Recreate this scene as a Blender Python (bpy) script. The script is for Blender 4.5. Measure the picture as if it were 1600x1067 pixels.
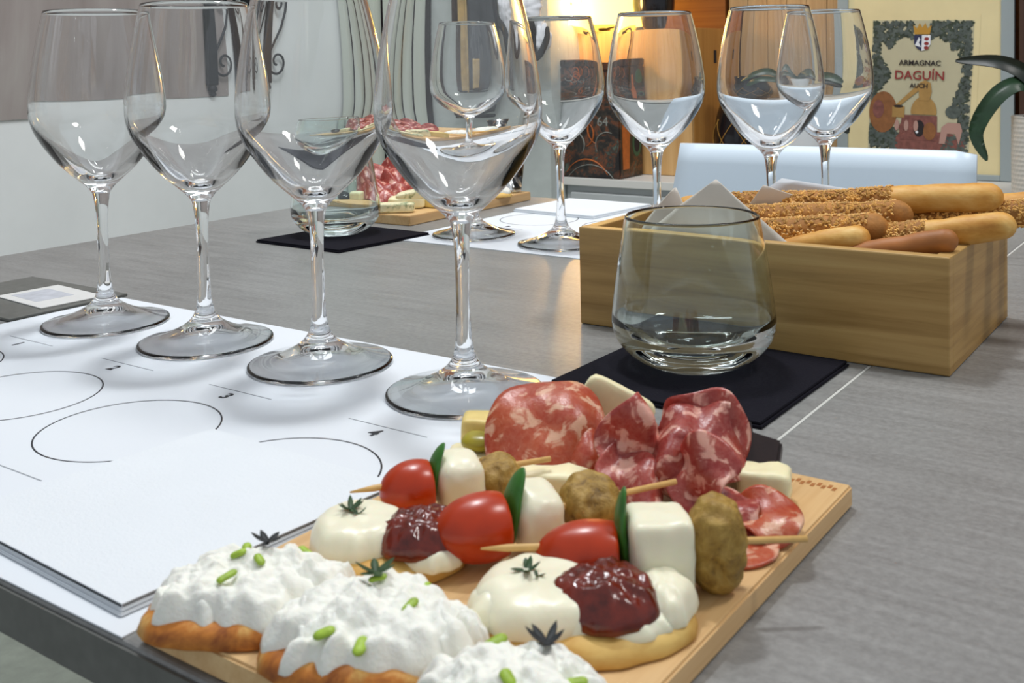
import bpy, bmesh, math, random
from math import sin, cos, pi, radians as R
from mathutils import Vector, Matrix, Euler, noise

random.seed(7)
for o in list(bpy.data.objects):
    bpy.data.objects.remove(o)
SC = bpy.context.scene
COL = SC.collection
T = 0.75                     # height of the table top above the floor

# ------------------------------------------------------------------ camera
cam = bpy.data.cameras.new('camera')
co = bpy.data.objects.new('camera', cam); COL.objects.link(co); SC.camera = co
PITCH, ROLL, YAW = 0.0440, -0.0223, R(35.2)
fw = Vector((0, cos(PITCH), -sin(PITCH))); up = Vector((0, sin(PITCH), cos(PITCH))); rt = Vector((1, 0, 0))
r2 = cos(ROLL)*rt + sin(ROLL)*up; u2 = -sin(ROLL)*rt + cos(ROLL)*up
M = Matrix((r2, u2, -fw)).transposed().to_4x4()
co.matrix_world = Matrix.Translation((0, 0, T+0.1661)) @ Matrix.Rotation(YAW, 4, 'Z') @ M
cam.sensor_width = 36; cam.lens = 1652.6/1600*36
cam.shift_x = (800-819)/1600; cam.shift_y = (169.7-533.5)/1600
cam.clip_start = 0.02; cam.clip_end = 30
cam.dof.use_dof = True; cam.dof.focus_distance = 0.75; cam.dof.aperture_fstop = 32.0

# ------------------------------------------------------------------ world, light, exposure
w = bpy.data.worlds.new('world'); SC.world = w; w.use_nodes = True
bg = w.node_tree.nodes['Background']; bg.inputs[0].default_value = (0.86, 0.93, 1.0, 1); bg.inputs[1].default_value = 0.47

def area(name, loc, target, sx, sy, power, col=(1, 1, 1)):
    l = bpy.data.lights.new(name, 'AREA'); l.shape = 'RECTANGLE'; l.size = sx; l.size_y = sy
    l.energy = power; l.color = col
    o = bpy.data.objects.new(name, l); COL.objects.link(o)
    o.location = loc
    o.rotation_euler = (Vector(target)-Vector(loc)).to_track_quat('-Z', 'Y').to_euler()
    return o
key = area('ceiling_light', (-0.70, 0.80, T+1.70), (-0.48, 0.45, T), 0.18, 0.07, 11.5, (0.95, 0.98, 1))
key2 = area('ceiling_light', (0.55, 1.05, T+1.75), (0.1, 0.6, T), 0.30, 0.30, 12, (1, 0.97, 0.93))
area('ceiling_light', (-1.0, 0.95, T+1.7), (-1.85, 1.7, T+0.1), 0.9, 0.4, 11, (0.97, 0.99, 1))

SC.view_settings.view_transform = 'Standard'; SC.view_settings.look = 'None'
SC.view_settings.gamma = 1; SC.view_settings.use_curve_mapping = False
SC.view_settings.exposure = 0.15
cy = SC.cycles
cy.max_bounces = 20; cy.transmission_bounces = 18; cy.diffuse_bounces = 3; cy.glossy_bounces = 6
cy.caustics_refractive = True; cy.caustics_reflective = True; cy.blur_glossy = 0.0
cy.sample_clamp_indirect = 25; cy.use_denoising = True

# ------------------------------------------------------------------ materials
def srgb(h):
    h = h.lstrip('#'); v = [int(h[i:i+2], 16)/255 for i in (0, 2, 4)]
    return tuple(c/12.92 if c <= 0.04045 else ((c+0.055)/1.055)**2.4 for c in v)+(1,)

class NT:
    def __init__(s, name):
        s.m = bpy.data.materials.new(name); s.m.use_nodes = True
        s.t = s.m.node_tree; s.b = s.t.nodes['Principled BSDF']
    def n(s, kind, **kw):
        x = s.t.nodes.new(kind)
        for k, v in kw.items(): setattr(x, k, v)
        return x
    def l(s, a, b): s.t.links.new(a, b)
    def coord(s, scale=(1, 1, 1), rot=(0, 0, 0)):
        c = s.n('ShaderNodeTexCoord'); m = s.n('ShaderNodeMapping')
        m.inputs['Scale'].default_value = scale; m.inputs['Rotation'].default_value = rot
        s.l(c.outputs['Object'], m.inputs[0]); return m.outputs[0]
    def noise(s, vec, scale, detail=4, rough=0.5, dist=0):
        x = s.n('ShaderNodeTexNoise'); x.inputs['Scale'].default_value = scale
        x.inputs['Detail'].default_value = detail; x.inputs['Roughness'].default_value = rough
        x.inputs['Distortion'].default_value = dist
        s.l(vec, x.inputs['Vector']); return x.outputs[0]
    def ramp(s, fac, stops, interp='LINEAR'):
        x = s.n('ShaderNodeValToRGB'); e = x.color_ramp; e.interpolation = interp
        while len(e.elements) < len(stops): e.elements.new(0.5)
        for el, (p, c) in zip(e.elements, stops):
            el.position = p; el.color = srgb(c) if isinstance(c, str) else c
        s.l(fac, x.inputs[0]); return x.outputs[0]
    def bump(s, h, strength, dist=0.001):
        x = s.n('ShaderNodeBump'); x.inputs['Strength'].default_value = strength
        x.inputs['Distance'].default_value = dist
        s.l(h, x.inputs['Height']); s.l(x.outputs[0], s.b.inputs['Normal'])
    def mix(s, fac, a, b, mode='MIX'):
        x = s.n('ShaderNodeMix', data_type='RGBA', blend_type=mode)
        if isinstance(fac, float): x.inputs[0].default_value = fac
        else: s.l(fac, x.inputs[0])
        for v, i in ((a, 6), (b, 7)):
            if isinstance(v, str): x.inputs[i].default_value = srgb(v)
            else: s.l(v, x.inputs[i])
        return x.outputs[2]

def flat(name, col, rough=0.5, sss=0, spec=0.5, var=0.0, vs=60, bump=0, bs=200, metal=0, coat=0):
    k = NT(name); b = k.b
    b.inputs['Base Color'].default_value = srgb(col); b.inputs['Roughness'].default_value = rough
    b.inputs['Specular IOR Level'].default_value = spec; b.inputs['Metallic'].default_value = metal
    if coat: b.inputs['Coat Weight'].default_value = coat; b.inputs['Coat Roughness'].default_value = 0.05
    if sss:
        b.inputs['Subsurface Weight'].default_value = sss; b.inputs['Subsurface Scale'].default_value = 0.004
        b.inputs['Subsurface Radius'].default_value = (1, 0.5, 0.3)
    if var or bump:
        v = k.coord()
    if var:
        c = srgb(col); f = k.noise(v, vs, 4, 0.6)
        k.l(k.ramp(f, [(0.3, tuple(x*(1-var) for x in c[:3])+(1,)), (0.7, tuple(min(1, x*(1+var)) for x in c[:3])+(1,))]), b.inputs['Base Color'])
    if bump: k.bump(k.noise(v, bs, 4, 0.6), bump)
    return k.m

def wood(name, c0, c1, c2, axis='X', scale=1.0, rough=0.5, bump=0.15):
    k = NT(name); a, c = 1.2*scale, 45*scale
    sc = {'X': (a, c, c), 'Y': (c, a, c), 'Z': (c, c, a)}[axis]
    v = k.coord(sc); f = k.noise(v, 1.6, 6, 0.62, 0.4)
    g = k.noise(k.coord(tuple(x*6 for x in sc)), 1.5, 3, 0.6)
    col = k.ramp(f, [(0.28, c0), (0.5, c1), (0.72, c2)])
    k.l(k.mix(0.25, col, k.ramp(g, [(0.35, c0), (0.65, c2)])), k.b.inputs['Base Color'])
    k.b.inputs['Roughness'].default_value = rough
    k.bump(f, bump, 0.0006)
    return k.m

def glassmat(name, col=(0.985, 0.99, 0.99, 1), ior=1.5):
    k = NT(name); b = k.b
    b.inputs['Base Color'].default_value = col; b.inputs['Roughness'].default_value = 0.0
    b.inputs['Transmission Weight'].default_value = 1; b.inputs['IOR'].default_value = ior
    return k.m

MAT = {}
MAT['glass'] = glassmat('clear_glass')
MAT['tumbler'] = glassmat('tumbler_glass', (0.90, 0.975, 0.965, 1), 1.5)

k = NT('table_stone')
v = k.coord((1, 1, 1)); st = k.noise(k.coord((14, 150, 14)), 1.0, 5, 0.65, 0.2)
cl = k.noise(v, 9, 6, 0.65, 0.3); fn = k.noise(v, 320, 3, 0.7)
base = k.ramp(cl, [(0.3, '#797977'), (0.7, '#90908e')])
base = k.mix(0.35, base, k.ramp(st, [(0.3, '#676766'), (0.7, '#a6a6a4')]))
base = k.mix(0.22, base, k.ramp(fn, [(0.35, '#5f5f5f'), (0.65, '#a6a6a4')]))
k.l(base, k.b.inputs['Base Color'])
rr = k.n('ShaderNodeMapRange'); rr.inputs[3].default_value = 0.30; rr.inputs[4].default_value = 0.44
k.l(st, rr.inputs[0]); k.l(rr.outputs[0], k.b.inputs['Roughness']); k.bump(fn, 0.08, 0.0004)
MAT['stone'] = k.m
MAT['joint'] = flat('joint_grout', '#c8c8c2', 0.6)
MAT['edge'] = flat('table_edge_strip', '#62635f', 0.5, var=0.15, vs=120)
MAT['floor'] = flat('floor_resin', '#8f958a', 0.55, var=0.12, vs=30)
MAT['wall'] = flat('white_plaster', '#e6e9e8', 0.85, var=0.04, vs=5, bump=0.1, bs=90)
k = NT('taupe_plaster'); f = k.noise(k.coord((9, 9, 1.5)), 1.2, 5, 0.6, 0.5)
k.l(k.ramp(f, [(0.3, '#8a807c'), (0.55, '#9a918d'), (0.75, '#a6a09b')]), k.b.inputs['Base Color'])
k.b.inputs['Roughness'].default_value = 0.85; MAT['taupe'] = k.m
MAT['greywall'] = flat('grey_plaster', '#bfc5c1', 0.8, var=0.07, vs=22, bump=0.1, bs=70)
MAT['fold'] = flat('folding_door_panel', '#c3c8bc', 0.5)
MAT['iron'] = flat('wrought_iron', '#17181b', 0.6, var=0.2, vs=200, spec=0.3)
MAT['paper'] = flat('white_paper', '#e0e5eb', 0.75)
MAT['ink'] = flat('black_ink', '#2b2d35', 0.6)
MAT['greyink'] = flat('grey_ink', '#7a8088', 0.6)
MAT['napkin'] = flat('white_tissue', '#e2e7ec', 0.9, var=0.02, vs=15, bump=0.25, bs=700)
MAT['blacknapkin'] = flat('black_tissue', '#15141d', 0.95, spec=0.15, bump=0.4, bs=900)
MAT['bamboo'] = wood('bamboo_board', '#c59863', '#d9b27d', '#e6c692', 'Y', 1, 0.42, 0.08)
k = NT('bamboo_box'); f = k.noise(k.coord((3, 3, 60)), 2.2, 5, 0.6, 0.3); g = k.noise(k.coord((1, 1, 30)), 1.4, 1)
ca = k.ramp(f, [(0.3, '#8f6c37'), (0.52, '#b08b50'), (0.75, '#c29f64')])
k.l(k.mix(0.15, ca, k.ramp(g, [(0.47, '#8f6a34'), (0.53, '#c4a064')], 'CONSTANT')), k.b.inputs['Base Color'])
k.b.inputs['Roughness'].default_value = 0.45; MAT['boxwood'] = k.m
MAT['crate'] = wood('pine_crate', '#b98950', '#cfa165', '#ddb57c', 'Z', 0.5, 0.55)
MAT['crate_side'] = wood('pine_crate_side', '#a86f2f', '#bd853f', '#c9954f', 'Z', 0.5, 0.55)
MAT['plank'] = wood('tan_planks', '#a57f52', '#bb976a', '#cbaa7d', 'Z', 0.7, 0.6)
MAT['darkwood'] = wood('dark_shelf_wood', '#2a1a12', '#3c2519', '#4a2e1f', 'Z', 0.5, 0.5)
MAT['orangewood'] = wood('amber_wood', '#7a4310', '#92531a', '#a96826', 'X', 0.4, 0.5)
MAT['counter'] = flat('grey_laminate', '#bcc0c0', 0.5, var=0.04, vs=10)
MAT['counterlip'] = flat('pale_laminate', '#dedcd6', 0.45)
MAT['chair'] = flat('white_shell_plastic', '#dcebf8', 0.35)
MAT['chairleg'] = flat('chair_leg_metal', '#9a9a9a', 0.3, metal=0.9)
MAT['cream'] = flat('cream_card', '#e2d2a2', 0.8, var=0.06, vs=8)
MAT['printpaper'] = flat('print_paper', '#bdb698', 0.8, var=0.04, vs=20)
MAT['frame'] = flat('blue_grey_frame', '#9aa4a6', 0.45)
MAT['vine'] = flat('print_vine_green', '#3c4538', 0.8, var=0.4, vs=90)
MAT['vine2'] = flat('print_vine_slate', '#525a55', 0.8, var=0.4, vs=90)
MAT['copper'] = flat('print_copper', '#a8834a', 0.8, var=0.12, vs=40)
MAT['brickred'] = flat('print_brick', '#7d4d45', 0.8, var=0.3, vs=90)
MAT['barrel'] = flat('print_barrel', '#8a5a34', 0.8, var=0.2, vs=60)
MAT['flatblack'] = flat('print_black', '#241c1e', 0.8)
MAT['gold'] = flat('print_gold', '#b98a35', 0.8)
MAT['red'] = flat('print_red', '#8c2f2f', 0.8)
MAT['white'] = flat('print_white', '#e0e2e8', 0.8)
MAT['navy'] = flat('print_navy', '#2c3050', 0.8)
MAT['pink'] = flat('print_pink', '#b08a7e', 0.8)
k = NT('tin_print'); v = k.coord((1, 1, 1)); f = k.noise(v, 26, 5, 0.7, 1.2); g = k.noise(v, 11, 3, 0.6, 0.8)
ca = k.ramp(f, [(0.40, '#1c1817'), (0.50, '#3a332b'), (0.56, '#7a4426'), (0.60, '#2c2a26'), (0.68, '#5f6a5c')])
k.l(k.mix(k.ramp(g, [(0.5, '#000000'), (0.6, '#ffffff')]), ca, '#1e1a1a'), k.b.inputs['Base Color'])
k.b.inputs['Roughness'].default_value = 0.35; MAT['tin'] = k.m
MAT['tinorange'] = flat('tin_orange', '#b8622a', 0.4, var=0.2, vs=80)
MAT['tingreen'] = flat('tin_green', '#2f5a42', 0.4, var=0.2, vs=80)
MAT['tingrey'] = flat('tin_grey', '#8c8f88', 0.4, var=0.2, vs=80)
MAT['blackgloss'] = flat('black_ceramic', '#141216', 0.15)
MAT['whitepot'] = flat('white_pot', '#dfe3e6', 0.4)
MAT['vase'] = flat('white_vase', '#cfcbc3', 0.4)
MAT['leaf'] = flat('orchid_leaf', '#27402a', 0.35, var=0.25, vs=40)
MAT['leafdark'] = flat('orchid_leaf_dark', '#141e15', 0.35, var=0.3, vs=40)
MAT['soil'] = flat('potting_bark', '#3a2d22', 0.9, var=0.3, vs=100)
MAT['cloth'] = flat('charcoal_cloth', '#3c3d3f', 0.7, var=0.25, vs=30)
MAT['brownfur'] = flat('brown_cloth', '#43352f', 0.9, var=0.35, vs=90)
MAT['satin'] = flat('gold_satin', '#b39660', 0.3, var=0.25, vs=25)
MAT['blackcloth'] = flat('black_cloth', '#111214', 0.8)
MAT['whitecloth'] = flat('white_cloth', '#e3e4e8', 0.8)
MAT['card'] = flat('pale_card', '#d8d8d6', 0.5, var=0.05, vs=40)
MAT['cardtrim'] = flat('card_print', '#b9bcc4', 0.6, var=0.15, vs=90)
MAT['parchment'] = flat('parchment_paper', '#d9d0c4', 0.7, bump=0.2, bs=60)
MAT['parchment'].node_tree.nodes['Principled BSDF'].inputs['Transmission Weight'].default_value = 0.0

k = NT('lamp_shade'); k.b.inputs['Base Color'].default_value = srgb('#f0c860')
k.b.inputs['Emission Color'].default_value = (1, 0.66, 0.13, 1); k.b.inputs['Emission Strength'].default_value = 3.6
MAT['lampshade'] = k.m

# food
def salami_mat(name, c0, c1, fat, sc=150):
    k = NT(name); v = k.coord(); n1 = k.noise(v, sc, 3, 0.55, 0.6); n2 = k.noise(v, sc*3.5, 3, 0.6)
    meat = k.ramp(k.noise(v, sc*0.5, 3, 0.5), [(0.35, c0), (0.65, c1)])
    meat = k.mix(0.12, meat, k.ramp(n2, [(0.4, c0), (0.62, fat)]))
    k.l(k.mix(k.ramp(n1, [(0.52, '#000000'), (0.60, '#ffffff')]), meat, fat), k.b.inputs['Base Color'])
    k.b.inputs['Roughness'].default_value = 0.33
    k.b.inputs['Subsurface Weight'].default_value = 0.25; k.b.inputs['Subsurface Scale'].default_value = 0.003
    k.bump(n2, 0.35, 0.0006)
    return k.m
MAT['salami'] = salami_mat('salami', '#a53c24', '#b9552f', '#dba98c', 130)
MAT['salami2'] = salami_mat('cured_pork', '#8c2a26', '#ab4a3e', '#dca594', 140)
MAT['rind'] = flat('salami_rind', '#c09a84', 0.6)
MAT['mozz'] = flat('mozzarella', '#f3edd2', 0.35, sss=0.3, var=0.03, vs=80, bump=0.25, bs=160)
MAT['yellowcheese'] = flat('yellow_cheese', '#e8cf80', 0.45, sss=0.2, var=0.06, vs=120, bump=0.1, bs=300)
MAT['palecheese'] = flat('pale_cheese', '#f0e6bb', 0.45, sss=0.2, var=0.05, vs=120, bump=0.15, bs=200)
k = NT('blue_cheese'); f = k.noise(k.coord(), 120, 4, 0.6, 0.8)
k.l(k.ramp(f, [(0.5, '#e9e0b8'), (0.6, '#b9b98c'), (0.68, '#6f8360')]), k.b.inputs['Base Color'])
k.b.inputs['Roughness'].default_value = 0.5; MAT['bluecheese'] = k.m
MAT['creamcheese'] = flat('cream_cheese', '#f5f4ea', 0.55, sss=0.15, bump=0.5, bs=500, spec=0.3)
MAT['jam'] = flat('fig_jam', '#641d0e', 0.16, spec=0.6, var=0.5, vs=170, bump=0.25, bs=300)
MAT['tomato'] = flat('cherry_tomato', '#b43406', 0.28, sss=0.2, var=0.2, vs=45)
MAT['basil'] = flat('basil_leaf', '#357024', 0.4, var=0.3, vs=120, bump=0.3, bs=200)
MAT['chive'] = flat('chive_green', '#9dbb3a', 0.5, var=0.25, vs=300)
MAT['herb'] = flat('thyme_leaf', '#2f4a26', 0.55, var=0.3, vs=300)
MAT['herbdark'] = flat('dark_herb', '#262a2c', 0.6, var=0.3, vs=300)
k = NT('falafel'); f = k.noise(k.coord(), 170, 5, 0.7, 0.4)
k.l(k.ramp(f, [(0.28, '#5a3f14'), (0.44, '#98752e'), (0.66, '#b89548')]), k.b.inputs['Base Color'])
k.b.inputs['Roughness'].default_value = 0.55; k.bump(f, 0.9, 0.0015); MAT['falafel'] = k.m
MAT['stick'] = flat('bamboo_pick', '#d9ae6a', 0.5, var=0.1, vs=200)
k = NT('blini_crust'); f = k.noise(k.coord((1, 1, 2)), 60, 4, 0.6)
k.l(k.ramp(f, [(0.35, '#c8923e'), (0.65, '#e3bd6c')]), k.b.inputs['Base Color'])
k.b.inputs['Roughness'].default_value = 0.6; k.bump(f, 0.3, 0.001); MAT['blini'] = k.m
k = NT('toast_crust'); f = k.noise(k.coord(), 75, 5, 0.65, 0.4)
k.l(k.ramp(f, [(0.34, '#8e4a16'), (0.5, '#c67a2c'), (0.66, '#dfae62')]), k.b.inputs['Base Color'])
k.b.inputs['Roughness'].default_value = 0.6; k.bump(f, 0.5, 0.001); MAT['toast'] = k.m
k = NT('breadstick_crust'); f = k.noise(k.coord((1, 2, 2)), 40, 5, 0.6)
k.l(k.ramp(f, [(0.3, '#bd7c2a'), (0.5, '#d9a04a'), (0.72, '#ecc274')]), k.b.inputs['Base Color'])
k.b.inputs['Roughness'].default_value = 0.55; k.bump(f, 0.35, 0.0015); MAT['bread'] = k.m
MAT['breadbrown'] = flat('breadstick_brown', '#a8682e', 0.55, var=0.2, vs=45, bump=0.3, bs=80)
MAT['sesame'] = flat('sesame_seed', '#dba85c', 0.5, var=0.45, vs=160)
MAT['seedbase'] = flat('seeded_crust', '#a8702e', 0.7, var=0.3, vs=120, bump=0.6, bs=200)
MAT['choc'] = flat('dark_chocolate', '#2a1a18', 0.3, var=0.15, vs=80, bump=0.2, bs=200)
MAT['olive'] = flat('black_olive', '#201a1e', 0.2)
MAT['greenolive'] = flat('green_olive', '#a89a28', 0.3, sss=0.2)

# ------------------------------------------------------------------ mesh helpers
def link(name, me, mat=None, parent=None, smooth=True, loc=None, rot=None):
    o = bpy.data.objects.new(name, me); COL.objects.link(o)
    if mat: me.materials.append(MAT[mat] if isinstance(mat, str) else mat)
    if smooth and len(me.polygons): me.polygons.foreach_set('use_smooth', [True]*len(me.polygons))
    if parent: o.parent = parent
    if loc is not None: o.location = loc
    if rot is not None: o.rotation_euler = rot
    return o

def raw(name, vs, fs, mat, parent=None, smooth=True, loc=None, rot=None):
    me = bpy.data.meshes.new(name); me.from_pydata([tuple(v) for v in vs], [], fs); me.update()
    return link(name, me, mat, parent, smooth, loc, rot)

def thing(name, label, cat, loc=(0, 0, 0), rotz=0, group=None):
    o = bpy.data.objects.new(name, None); COL.objects.link(o); o.empty_display_size = 0.02
    o.location = loc; o.rotation_euler = (0, 0, rotz)
    o['label'] = label; o['category'] = cat
    if group: o['group'] = group
    return o

def tag(o, label, cat, group=None):
    o['label'] = label; o['category'] = cat
    if group: o['group'] = group
    return o

def struct(o): o['kind'] = 'structure'; return o

def box(name, lo, hi, mat, parent=None, bev=0.0, seg=2, loc=None, rot=None):
    bm = bmesh.new(); bmesh.ops.create_cube(bm, size=1)
    lo, hi = Vector(lo), Vector(hi); c = (lo+hi)/2; d = hi-lo
    for v in bm.verts: v.co = Vector((v.co.x*d.x+c.x, v.co.y*d.y+c.y, v.co.z*d.z+c.z))
    if bev: bmesh.ops.bevel(bm, geom=bm.edges[:], offset=bev, segments=seg, affect='EDGES', profile=0.5)
    me = bpy.data.meshes.new(name); bm.to_mesh(me); bm.free()
    return link(name, me, mat, parent, False, loc, rot)

def lathe(name, prof, mat, parent=None, n=96, loc=None, rot=None, cap0=False, cap1=False):
    vs, fs, rows = [], [], []
    for r, z in prof:
        if r < 1e-6: rows.append([len(vs)]); vs.append((0, 0, z))
        else:
            rows.append(list(range(len(vs), len(vs)+n)))
            vs += [(r*cos(2*pi*i/n), r*sin(2*pi*i/n), z) for i in range(n)]
    for a, b in zip(rows, rows[1:]):
        for i in range(n):
            j = (i+1) % n
            if len(a) == 1 and len(b) == 1: continue
            if len(a) == 1: fs.append((a[0], b[j], b[i]))
            elif len(b) == 1: fs.append((a[i], a[j], b[0]))
            else: fs.append((a[i], a[j], b[j], b[i]))
    if cap0: fs.append(tuple(reversed(rows[0])))
    if cap1: fs.append(tuple(rows[-1]))
    return raw(name, vs, fs, mat, parent, True, loc, rot)

def spline(pts, m=6):
    """Catmull-Rom through points of any dimension."""
    out = []; P = [pts[0]]+list(pts)+[pts[-1]]
    for i in range(1, len(P)-2):
        for s in range(m):
            t = s/m
            out.append(tuple(0.5*((2*b)+(c-a)*t+(2*a-5*b+4*c-d)*t*t+(-a+3*b-3*c+d)*t**3)
                             for a, b, c, d in zip(P[i-1], P[i], P[i+1], P[i+2])))
    out.append(tuple(pts[-1])); return out

def tube(name, path, rad, mat, parent=None, n=12, flat_=1.0, loc=None, rot=None, wob=0, wf=60, seed=0, round_=True):
    path = [Vector(p) for p in path]
    if not hasattr(rad, '__len__'): rad = [rad]*len(path)
    if round_:   # hemispherical ends
        a, b = path[0], path[1]; d = (a-b).normalized(); r = rad[0]
        pre = [(a+d*r*s, r*math.sqrt(max(0, 1-s*s))) for s in (0.98, 0.85, 0.6, 0.3)]
        a, b = path[-1], path[-2]; d = (a-b).normalized(); r = rad[-1]
        post = [(a+d*r*s, r*math.sqrt(max(0, 1-s*s))) for s in (0.3, 0.6, 0.85, 0.98)]
        path = [p for p, _ in pre]+path+[p for p, _ in post]; rad = [q for _, q in pre]+list(rad)+[q for _, q in post]
    vs, fs = [], []; ref = Vector((0, 0, 1))
    for i, p in enumerate(path):
        t = (path[min(i+1, len(path)-1)]-path[max(i-1, 0)]).normalized()
        if abs(t.dot(ref)) > 0.95: ref = Vector((0, 1, 0.1)).normalized()
        x = t.cross(ref).normalized(); y = x.cross(t).normalized(); ref = y
        for k in range(n):
            a = 2*pi*k/n; q = p+x*cos(a)*rad[i]+y*sin(a)*rad[i]*flat_
            if wob: q += (q-p)*wob*noise.noise(q*wf+Vector((seed, 0, 0)))
            vs.append(q)
    for i in range(len(path)-1):
        for k in range(n):
            j = (k+1) % n; fs.append((i*n+k, i*n+j, (i+1)*n+j, (i+1)*n+k))
    fs.append(tuple(reversed(range(n)))); fs.append(tuple(range((len(path)-1)*n, len(path)*n)))
    return raw(name, vs, fs, mat, parent, True, loc, rot)

def blob(name, size, mat, parent=None, amp=0.0, freq=60, seed=0, sub=4, box_=0, loc=None, rot=None):
    bm = bmesh.new(); bmesh.ops.create_icosphere(bm, subdivisions=sub, radius=1)
    s = Vector(size)
    for v in bm.verts:
        c = v.co.copy()
        if box_:   # superellipsoid
            m = (abs(c.x)**box_+abs(c.y)**box_+abs(c.z)**box_)**(1/box_); c = c/m
        q = Vector((c.x*s.x, c.y*s.y, c.z*s.z)); nn = v.co.normalized()
        q += nn*amp*(noise.noise(q*freq+Vector((seed, seed*0.7, 0)))+0.5*noise.noise(q*freq*2.3+Vector((0, seed, 0))))
        v.co = q
    me = bpy.data.meshes.new(name); bm.to_mesh(me); bm.free()
    return link(name, me, mat, parent, True, loc, rot)

def heap(name, rx, ry, h, mat, parent=None, edge=0.1, amp=0.0008, freq=150, seed=0, p=2.5, base=0.0, loc=None, rot=None, na=80, nr=22, outline=None, skirt=0.0, fine=0.0):
    """A flat-bottomed mound whose outline wanders."""
    vs, fs = [(0, 0, base)], []
    def ol(a):
        k = 1+edge*(noise.noise(Vector((cos(a)*1.6+seed, sin(a)*1.6, seed)))+0.6*noise.noise(Vector((cos(a)*4+seed, sin(a)*4, 3))))
        if outline:
            n_ = len(outline); t = (a/(2*pi)*n_) % n_; i = int(t); f = t-i; f = f*f*(3-2*f); k *= outline[i]*(1-f)+outline[(i+1) % n_]*f
        return k
    rs = [(i/nr) for i in range(1, nr+1)]
    for r in rs:
        for j in range(na):
            a = 2*pi*j/na; k = ol(a); x, y = rx*k*r*cos(a), ry*k*r*sin(a)
            z = base+h*(1-r**p)**(0.6)
            e = min(1, (1-r)*6)
            z += e*amp*(noise.noise(Vector((x*freq, y*freq, seed)))+0.6*noise.noise(Vector((x*freq*2.4, y*freq*2.4, seed+5))))*1.4
            if fine: z += e*fine*(1-2*abs(noise.noise(Vector((x*420, y*420, seed)))))+e*fine*0.8*noise.noise(Vector((x*900, y*900, seed)))
            z -= skirt*max(0, r-0.85)/0.15
            vs.append((x, y, z))
    vs[0] = (0, 0, base+h+amp*noise.noise(Vector((0, 0, seed))))
    for j in range(na): fs.append((0, 1+j, 1+(j+1) % na))
    for i in range(nr-1):
        for j in range(na):
            k2 = (j+1) % na; a, b = 1+i*na, 1+(i+1)*na
            fs.append((a+j, b+j, b+k2, a+k2))
    s = len(vs)
    for j in range(na):
        x, y, z = vs[1+(nr-1)*na+j]; vs.append((x*0.97, y*0.97, min(z, base)-0.0006))
    for j in range(na):
        k2 = (j+1) % na; a = 1+(nr-1)*na; fs.append((a+j, s+j, s+k2, a+k2))
    fs.append(tuple(s+j for j in reversed(range(na))))
    return raw(name, vs, fs, mat, parent, True, loc, rot)

def slab(name, pts, z0, z1, mat, parent=None, bev=0.0, loc=None, rot=None, sm=False, seg=2):
    bm = bmesh.new(); lo = [bm.verts.new((x, y, z0)) for x, y in pts]
    f = bm.faces.new(lo); r = bmesh.ops.extrude_face_region(bm, geom=[f])
    bmesh.ops.translate(bm, vec=(0, 0, z1-z0), verts=[g for g in r['geom'] if isinstance(g, bmesh.types.BMVert)])
    bmesh.ops.recalc_face_normals(bm, faces=bm.faces[:])
    if bev: bmesh.ops.bevel(bm, geom=bm.edges[:], offset=bev, segments=seg, affect='EDGES')
    me = bpy.data.meshes.new(name); bm.to_mesh(me); bm.free()
    return link(name, me, mat, parent, sm, loc, rot)

def sheet(name, c00, c10, c11, c01, mat, parent=None, n=14, wave=0.0, freq=30, seed=0, thick=0.0004, curl=None):
    c = [Vector(v) for v in (c00, c10, c11, c01)]; vs, fs = [], []
    nn = (c[1]-c[0]).cross(c[3]-c[0]).normalized()
    for j in range(n+1):
        for i in range(n+1):
            u, v = i/n, j/n
            p = c[0]*(1-u)*(1-v)+c[1]*u*(1-v)+c[2]*u*v+c[3]*(1-u)*v
            p += nn*wave*(noise.noise(p*freq+Vector((seed, 0, 0))))
            if curl: p += curl(u, v)
            vs.append(p)
    m = len(vs); vs += [v-nn*thick for v in vs]; W = n+1
    for j in range(n):
        for i in range(n):
            a = j*W+i; fs.append((a, a+1, a+1+W, a+W)); fs.append((m+a, m+a+W, m+a+1+W, m+a+1))
    for i in range(n):
        fs.append((i, m+i, m+i+1, i+1)); a = n*W+i; fs.append((a, a+1, m+a+1, m+a))
        a = i*W; fs.append((a, a+W, m+a+W, m+a)); a = i*W+n; fs.append((a, m+a, m+a+W, a+W))
    return raw(name, vs, fs, mat, parent)

def ring(name, r, w_, z, mat, parent, cx=0, cy=0, h=0.00012, n=72):
    vs, fs = [], []
    for rr_, zz in ((r, z), (r, z+h), (r-w_, z+h), (r-w_, z)):
        vs += [(cx+rr_*cos(2*pi*i/n), cy+rr_*sin(2*pi*i/n), zz) for i in range(n)]
    for k_ in range(4):
        for i in range(n):
            j = (i+1) % n; q = (k_+1) % 4; fs.append((k_*n+i, k_*n+j, q*n+j, q*n+i))
    return raw(name, vs, fs, mat, parent)

def text(name, s, size, mat, parent, loc, rot=(0, 0, 0), ext=0.0001, sx=1.0, bold=0.0):
    c = bpy.data.curves.new(name, 'FONT'); c.body = s; c.size = size; c.extrude = ext; c.align_x = 'CENTER'; c.align_y = 'CENTER'
    c.resolution_u = 3; c.offset = bold
    t = bpy.data.objects.new(name+'_tmp', c); COL.objects.link(t)
    dg = bpy.context.evaluated_depsgraph_get(); me = bpy.data.meshes.new_from_object(t.evaluated_get(dg))
    bpy.data.objects.remove(t); bpy.data.curves.remove(c)
    me.materials.clear()
    for v in me.vertices: v.co.x *= sx
    return link(name, me, mat, parent, False, loc, rot)

def tree_copy(o, parent=None):
    c = o.copy(); COL.objects.link(c)
    if parent: c.parent = parent
    for ch in o.children: tree_copy(ch, c)
    return c

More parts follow.
